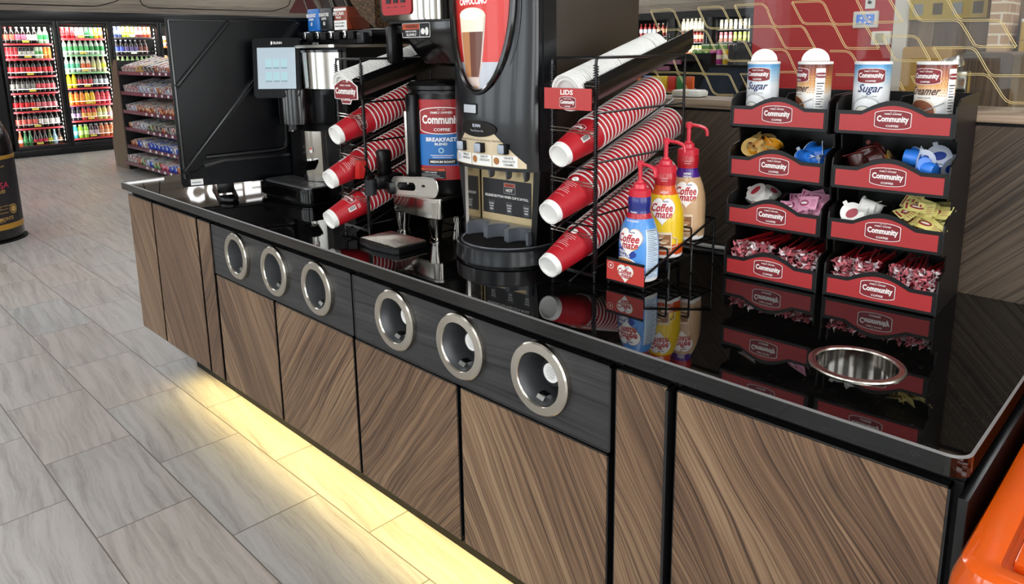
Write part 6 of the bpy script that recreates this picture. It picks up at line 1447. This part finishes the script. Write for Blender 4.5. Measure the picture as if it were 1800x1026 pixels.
kinds = [[('b', '#7a1c1c', '#c8d4e0', '#8a2020', 4, 'dark red'), ('b', '#7a2a24', '#e0a080', '#c0c0c0', 3, 'red and orange')], [('c', '#dcd8cc', '#ece8dc', '#e0e0e0', 7, 'white')], [('c', '#d8705a', '#e8dcc8', '#d8d8d8', 3, 'coral'), ('c', '#a8b860', '#e8e4c8', '#d8d8d8', 4, 'pale green')],
         [('c', '#d86a78', '#e8b0a8', '#e0d8d0', 3, 'pink'), ('c', '#98a84c', '#c8c078', '#e0d8d0', 4, 'olive green')], [('w', '#d8d0b0', '#d8a038', '#e0d8c8', 6, 'cream and amber')], [('c', '#dcd8cc', '#c8c4b8', '#e0e0e0', 7, 'ivory')], [('w', '#dcd6c4', '#b8c0b0', '#e8e4d8', 6, 'milky')], [('c', '#c8c84c', '#e0e0a0', '#d8d8c8', 7, 'yellow-green')]]
dn = ['first', 'second', 'third', 'fourth', 'fifth']
for i in range(1, 6):
    a0, a1 = edges[i]+0.10, edges[i+1]-0.16
    zs = [1.80, 1.575, 1.345, 1.125] if i != 1 else [1.71, 1.46, 1.22]
    for r, z in enumerate(zs):
        mb = MB(); mb.box(a0-0.04, a1+0.04, YR+0.10, 12.99, z-0.02, z-0.004, pm('rear_shelf', '#4a4a4c', 0.4)); mb.build('shelf', t, world=True)
        row = kinds[(i*3+r*2) % len(kinds)] if not (i == 1 and r == 0) else kinds[0]; n = sum(q[4] for q in row); st = (a1-a0)/n
        putrow(row, 'on the %s shelf of the rear cooler, %s door' % (dn[r], dn[i-1]), a0+st/2, st, YR+0.17, z, 'X')
    area('cooler_light', ((a0+a1)/2, YR+0.04, 1.3), (0, 1, 0), a1-a0, 1.3, 14.0, (1, 0.97, 0.92))
    mb = MB(); mb.box(a0-0.05, a1+0.1, YR+0.02, YR+0.026, 0.25, 1.99, LGLASS); mb.build('glass_pane', t, world=True)

# ------------------------------------------------------------------ mid-distance shelf of tins, seen through the glass
t = thing('snack_stand', 'black and burgundy snack stand with a purple edge behind the till', 'shelving', (-3.9, 7.2, 0.0))
mb = MB(); mb.box(-4.25, -3.30, 7.02, 7.5, 0.0, 1.285, pm('stand_red', '#6e1a22', 0.5)); mb.box(-4.27, -4.24, 6.98, 7.52, 0.0, 1.40, BLACKM); mb.build('body', t, world=True)
mb = MB(); mb.box(-4.23, -3.28, 6.96, 7.5, 1.286, 1.300, BLACKM); mb.box(-4.23, -3.28, 6.94, 6.96, 1.262, 1.302, PUR); mb.box(-4.23, -3.8, 7.20, 7.5, 1.43, 1.445, pm('cream_shelf', '#c8c0a0', 0.5)); mb.build('shelf', t, world=True)
cs = ['#5d9a48', '#5d9a48', '#88b848', '#b83a90', '#b83a90', '#d8b83a', '#d8b83a', '#c0403a', '#c0506a', '#c8a880', '#b8a078', '#c8b488']
for i, c in enumerate(cs):
    o = bpy.data.objects.new('snack_tin', product('c', c, '#e0d8c0', '#e8e4dc')); COL.objects.link(o); o.location = (-4.19+i*0.072, 7.04, 1.3005)
    o['category'] = 'tin'; o['label'] = 'small tin, number of its row by colour %s, on the purple-edged stand' % ('green green lime magenta magenta yellow yellow red pink tan tan cream'.split()[i])
    o['label'] = '%s tin with a cream band on the purple-edged stand behind the till' % ('green green lime magenta magenta yellow yellow red pink tan tan cream'.split()[i]); o['group'] = '%s tins on the purple-edged stand' % ('green green lime magenta magenta yellow yellow red pink tan tan cream'.split()[i])
for i, c in enumerate(('#5d8a48', '#4d7a3c', '#78a050', '#a83a88')):
    mb = MB(); mb.box(-0.048, 0.048, -0.04, 0.04, 0, 0.075, C_(c, 0.4), 0.003); mb.box(-0.046, 0.046, -0.0405, 0.039, 0.055, 0.070, C_('#d8dcc0', 0.4)); o = mb.build('snack_carton', pos=(-4.17+i*0.105, 7.26, 1.4455)); tag(o, '%s carton on the upper cream shelf of the purple-edged stand' % ('leftmost green', 'dark green', 'light green', 'magenta')[i], 'carton')
for i in range(4):
    mb = MB(); mb.lathe([(0, 0), (0.018, 0), (0.020, 0.10), (0.008, 0.16), (0.008, 0.20), (0, 0.20)], 10, C_('#c88a78', 0.4)); o = mb.build('sauce_bottle', pos=(-3.86+i*0.065, 6.985, 1.03)); o['group'] = 'pink bottles hung on the burgundy stand'; tag(o, 'pink bottle standing out against the burgundy front below the purple edge', 'bottle')
mb = MB(); mb.box(-4.2, -3.5, 6.93, 7.015, 1.01, 1.029, pm('stand_red', '#6e1a22', 0.5)); mb.build('peg_rail', t, world=True)

# ------------------------------------------------------------------ till area right behind the ledge
t = thing('candy_rack', 'low counter rack of bright candy packs with a red front strip behind the ledge', 'rack', (-1.98, 3.0, 0.0))
mb = MB(); mb.box(-2.45, -1.76, 2.96, 3.4, 0.0, 1.28, BLACKM); mb.box(-2.45, -1.76, 2.93, 2.96, 1.272, 1.298, pm('strip_red', '#c83a2c', 0.4)); mb.box(-2.43, -1.78, 2.965, 3.3, 1.2801, 1.2815, BLACKM); mb.build('body', t, world=True)
cc = ['#3a3a40', '#c86a4a', '#5a5a60', '#6a6a4a', '#7a3a2a', '#d8b81c', '#d8b81c', '#d87a2a', '#4a88c8', '#d8b81c', '#e0c02c', '#c83a2c', '#3a8a4a', '#d8602a']
cn = 'charcoal coral grey olive brown yellow yellow orange blue yellow gold red green orange'.split()
for i, c in enumerate(cc):
    mb = MB(); mb.box(-0.019, 0.019, -0.01, 0.01, 0, 0.075, C_(c, 0.35), 0.003); mb.box(-0.017, 0.017, -0.0108, -0.0101, 0.02, 0.045, C_('#d8d0b0' if i < 5 else c, 0.4)); o = mb.build('candy_pack', pos=(-2.41+i*0.0465, 3.0, 1.2825)); o['group'] = '%s candy packs behind the ledge' % cn[i]; tag(o, 'upright %s candy pack in the rack behind the wooden ledge' % cn[i], 'candy pack')
t = thing('till_screen', 'black tilted till monitor behind the glass screen, above the wooden ledge', 'monitor', (-1.46, 2.62, 0.0))
mb = MB(); mb.box(-0.28, 0.9, -0.1, 0.6, 0.0, 1.18, BLACKM); mb.build('till_counter', t)
mb = MB(); A = T(0.0, 0.05, 1.345) @ RY(0) @ RZ(-12) @ RX(55); mb.prism(rrect(-0.125, 0.115, -0.09, 0.09, 0.01), -0.016, 0, BLACKG, A, 0.003); mb.quad(-0.108, 0.098, -0.074, 0.074, pm('dark_glass', '#252d3a', 0.12), A, 0.0012); mb.build('monitor', t)
mb = MB(); mb.cyl((0, 0.07, 1.19), (0, 0.08, 1.32), 0.022, BLACK, 12); mb.lathe([(0, 1.181), (0.08, 1.181), (0.075, 1.19), (0, 1.192)], 20, BLACK, T(0, 0.07, 0)); mb.build('stand', t)
# high-backed chair
t = thing('office_chair', 'black high-backed office chair in front of the red wall', 'chair', (-2.25, 3.885, 0.0), -55)
mb = MB()
def rl(y0, y1):
    pass
mb.prism([(-0.165, 0.0), (0.165, 0.0), (0.16, 0.45), (0.13, 0.55), (0.07, 0.59), (-0.09, 0.59), (-0.145, 0.55), (-0.165, 0.45)], -0.05, 0.05, pm('chair_leather', '#0d0d0e', 0.4), T(0, 0.2, 0.93) @ FRONT, 0.02, 3); mb.build('backrest', t)
mb = MB(); mb.prism(rrect(-0.26, 0.26, -0.27, 0.24, 0.06), 0.86, 0.94, pm('chair_leather', '#0d0d0e', 0.4), None, 0.02, 3); mb.build('seat', t)
mb = MB(); mb.cyl((0, 0, 0.08), (0, 0, 0.86), 0.03, BLACK, 12); mb.build('gas_column', t)
for i in range(5):
    mb = MB(); mb.cyl((0, 0, 0.09), (0.28*math.cos(i*1.2566), 0.28*math.sin(i*1.2566), 0.055), 0.018, BLACK, 8); q = mb.build('leg', t)
    mb = MB(); mb.cyl((0.28*math.cos(i*1.2566)-0.015, 0.28*math.sin(i*1.2566), 0.026), (0.28*math.cos(i*1.2566)+0.015, 0.28*math.sin(i*1.2566), 0.026), 0.025, BLACK, 12); mb.build('castor', q)

# ------------------------------------------------------------------ red office wall with devices, wood wall to its right
mb = MB(); mb.box(-3.02, -1.90, 6.0, 6.15, 0, CEIL, pm('red_wall', '#b52c2e', 0.5, spec=0.3)); mb.box(-1.90, -1.80, 5.98, 6.16, 0, CEIL, pm('white_frame', '#d8d2c6', 0.5)); struct('wall_office', mb)
WW = wood('wall_veneer', 88, (0.4, 0.2), ('#4f3f31', '#6e5a47', '#836d57', '#998268'), band=0.10, tone=0.5, knots=0.0, rough=0.4)
mb = MB(); mb.box(-1.80, 3.4, 6.02, 6.15, 0, CEIL, WW); struct('wall_veneered', mb)
def P6(px_, pz_): return (px_, pz_)
t = thing('thermostat', 'white framed control panel with a blue screen on the red wall', 'control panel', (-2.10, 5.999, 1.675))
mb = MB(); mb.box(-0.092, 0.092, -0.03, 0, -0.062, 0.062, pm('ivory_plastic', '#e2ddd2', 0.4), 0.008); mb.build('housing', t); mb = MB(); mb.quad(-0.066, 0.066, -0.038, 0.038, pm('panel_blue', '#4a78c8', 0.2, emis='#4a78d0', es=0.35), T(0, -0.0305, 0) @ FRONT, 0.0)
for x, z in ((-0.03, 0.012), (0.03, 0.016), (-0.035, -0.02), (0.0, -0.022), (0.032, -0.018)): mb.oval(x, z, 0.009, 0.008, INK, T(0, -0.031, 0) @ FRONT, 0.0005)
mb.build('screen', t)
t = thing('switch_box', 'small ivory box lower on the red wall near the white frame', 'switch box', (-1.975, 5.999, 1.535))
mb = MB(); mb.box(-0.068, 0.068, -0.04, 0, -0.05, 0.05, pm('ivory_plastic', '#e2ddd2', 0.4), 0.006); mb.box(-0.040, 0.022, -0.0415, -0.0401, -0.036, 0.036, C_('#b8b090', 0.5)); mb.build('housing', t)
t = thing('key_switch', 'tall white plate with a black knob at the top of the red wall', 'switch', (-2.08, 5.999, 1.815))
mb = MB(); mb.box(-0.035, 0.035, -0.012, 0, -0.06, 0.09, PAPER, 0.003); mb.build('plate', t); mb = MB(); mb.cyl((0, -0.03, -0.015), (0, -0.012, -0.015), 0.012, BLACK, 12); mb.tube([(0, -0.03, -0.01), (-0.02, -0.028, 0.03)], 0.003, BLACK, 5); mb.build('knob', t)
# seen mirrored in the glass but built solid: brick pillar, yellow banner; wood booth
def mat_brick():
    w = NT('pale_brick'); p, q = w.xyz(geo=True); b = w.n('ShaderNodeTexBrick'); w.l(w.comb(w.math('ADD', q[0], q[1]), q[2], 0), b.inputs['Vector'])
    b.inputs['Scale'].default_value = 1; b.inputs['Brick Width'].default_value = 0.20; b.inputs['Row Height'].default_value = 0.067; b.inputs['Mortar Size'].default_value = 0.007
    b.inputs['Color1'].default_value = hx('#b08d6e'); b.inputs['Color2'].default_value = hx('#c4a383'); b.inputs['Mortar'].default_value = hx('#e2d6c0')
    w.l(b.outputs[0], w.b.inputs['Base Color']); w.b.inputs['Roughness'].default_value = 0.8; return w.m
mb = MB(); mb.box(-1.215, -1.125, 5.65, 6.019, 0, CEIL, mat_brick()); o = mb.build('brick_reflection'); tag(o, 'pale brick pillar standing in for brick mirrored in the glass at the upper right', 'pillar')  # brick mirrored in the glass, added as a solid pillar
mb = MB(); mb.box(-1.075, 0.9, 5.85, 6.018, 0.0, 1.62, C_('#c4a24e', 0.5)); mb.box(-1.075, 0.9, 5.845, 6.018, 1.6201, 1.64, PAPER); mb.box(-1.075, 0.9, 5.843, 5.849, 1.50, 1.506, C_('#8a7438', 0.5)); o = mb.build('yellow_reflection'); tag(o, 'yellow block with a white top edge standing in for what the glass mirrors', 'counter')  # yellow sign and white canopy mirrored in the glass, built solid
mb = MB(); mb.box(-1.79, -1.30, 5.95, 6.018, 1.66, 1.80, C_('#b59a3e', 0.5)); 
for i in range(4): mb.box(-1.76+i*0.125, -1.70+i*0.125, 5.945, 5.951, 1.69, 1.77, C_(('#8a8a86', '#5a4a2a')[i % 2], 0.5))
o = mb.build('reflection'); tag(o, 'yellow banner strip with grey marks, a mirrored sign built solid, high on the wood-panelled wall', 'reflection')  # mirrored sign band, added as a solid strip
mb = MB(); mb.box(-1.74, -1.42, 5.7, 6.018, 0.9, 1.47, C_('#a37a2c', 0.4), 0.02); o = mb.build('amber_cabinet'); tag(o, 'amber coloured cabinet standing against the wood-panelled wall', 'cabinet')
BWD = wood('booth_veneer', 89, (0.7, 0.5), ('#3c3027', '#574637', '#6b5745', '#7d6854'), band=0.09, tone=0.4, knots=0.0)
mb = MB(); mb.prism(rrect(-0.86, -0.655, 0.0, 1.45, 0.022), -0.5, 0.0, BWD, T(0, 3.5, 0) @ FRONT); o = mb.build('booth_partition'); tag(o, 'wood grained partition with rounded top corners behind the glass at the right', 'partition')
t = thing('napkin_holder', 'chrome napkin holder partly hidden behind the right creamer canister', 'napkin holder', (-0.50, 2.05, 1.3385))
mb = MB(); mb.box(-0.03, 0.03, -0.02, 0.02, 0.0, 0.085, STEEL, 0.003); mb.build('body', t)
mb = MB(); mb.box(-0.03, 0.045, -0.023, 0.022, 0.088, 0.115, CHROME, 0.004, M=RY(-18)); mb.build('top', t)

# ------------------------------------------------------------------ lit COFFEE sign, seen mirrored in the worktop
t = thing('coffee_sign', 'lit white COFFEE letters high on the plank wall above the far cooler', 'sign', (-12.88, 5.96, 2.70))
SG = pm('sign_lit', '#ffffff', 0.5, emis='#ffffff', es=2.6)
for i, ch in enumerate('COFFEE'):
    vs, fs = text_mesh(ch, 0.05); mb = MB(); y = -0.86+i*0.35
    bm = bmesh.new(); vv = [bm.verts.new((a_*0.29, b_*0.37, 0)) for a_, b_ in vs]
    for f in fs:
        try: bm.faces.new([vv[k_] for k_ in f])
        except ValueError: pass
    ext = bmesh.ops.extrude_face_region(bm, geom=list(bm.faces))
    for v in [q for q in ext['geom'] if isinstance(q, bmesh.types.BMVert)]: v.co.z += 0.04
    mb.bmadd(bm, SG, T(0, y, 0) @ RZ(90) @ RX(90)); mb.build('letter', t)

for y0, y1, z in ((3.95, 4.60, 2.39), (6.0, 6.85, 3.0)):
    t = thing('wall_light', 'slim white linear light high on the plank wall, %s the lit letters' % ('left of' if y0 < 5 else 'above'), 'wall light', (-12.89, (y0+y1)/2, z))
    mb = MB(); mb.box(-0.005, 0.03, -(y1-y0)/2, (y1-y0)/2, -0.02, 0.02, WHITE); mb.build('housing', t)
    mb = MB(); mb.box(0.0305, 0.036, -(y1-y0)/2+0.01, (y1-y0)/2-0.01, -0.014, 0.014, SG); mb.build('tube', t)

t = thing('snack_stand', 'black snack stand with two short purple shelf edges left of the till monitor', 'shelving', (-4.0, 5.3, 0.0))
mb = MB(); mb.box(-4.3, -3.02, 5.32, 5.40, 0.0, 1.44, BLACKM); mb.build('body', t, world=True)
for x1, z in ((-3.10, 1.388), (-3.20, 1.340)):
    mb = MB(); mb.box(-4.25, x1, 5.02, 5.319, z-0.012, z, BLACKM); mb.box(-4.25, x1, 5.0, 5.019, z-0.028, z+0.006, PUR); mb.build('shelf', t, world=True)

mb = MB(); mb.prism([(7.18, 2.225), (7.82, 2.225), (7.52, 2.74)], 0.0, 0.02, pm('plaque_burgundy', '#5e1f22', 0.5), Matrix(((0, 0, 1, -12.899), (1, 0, 0, 0), (0, 1, 0, 0), (0, 0, 0, 1)))); o = mb.build('wall_plaque', at=(-12.89, 7.5, 2.4)); tag(o, 'dark red triangular plaque on the plank wall above the far cooler', 'plaque')
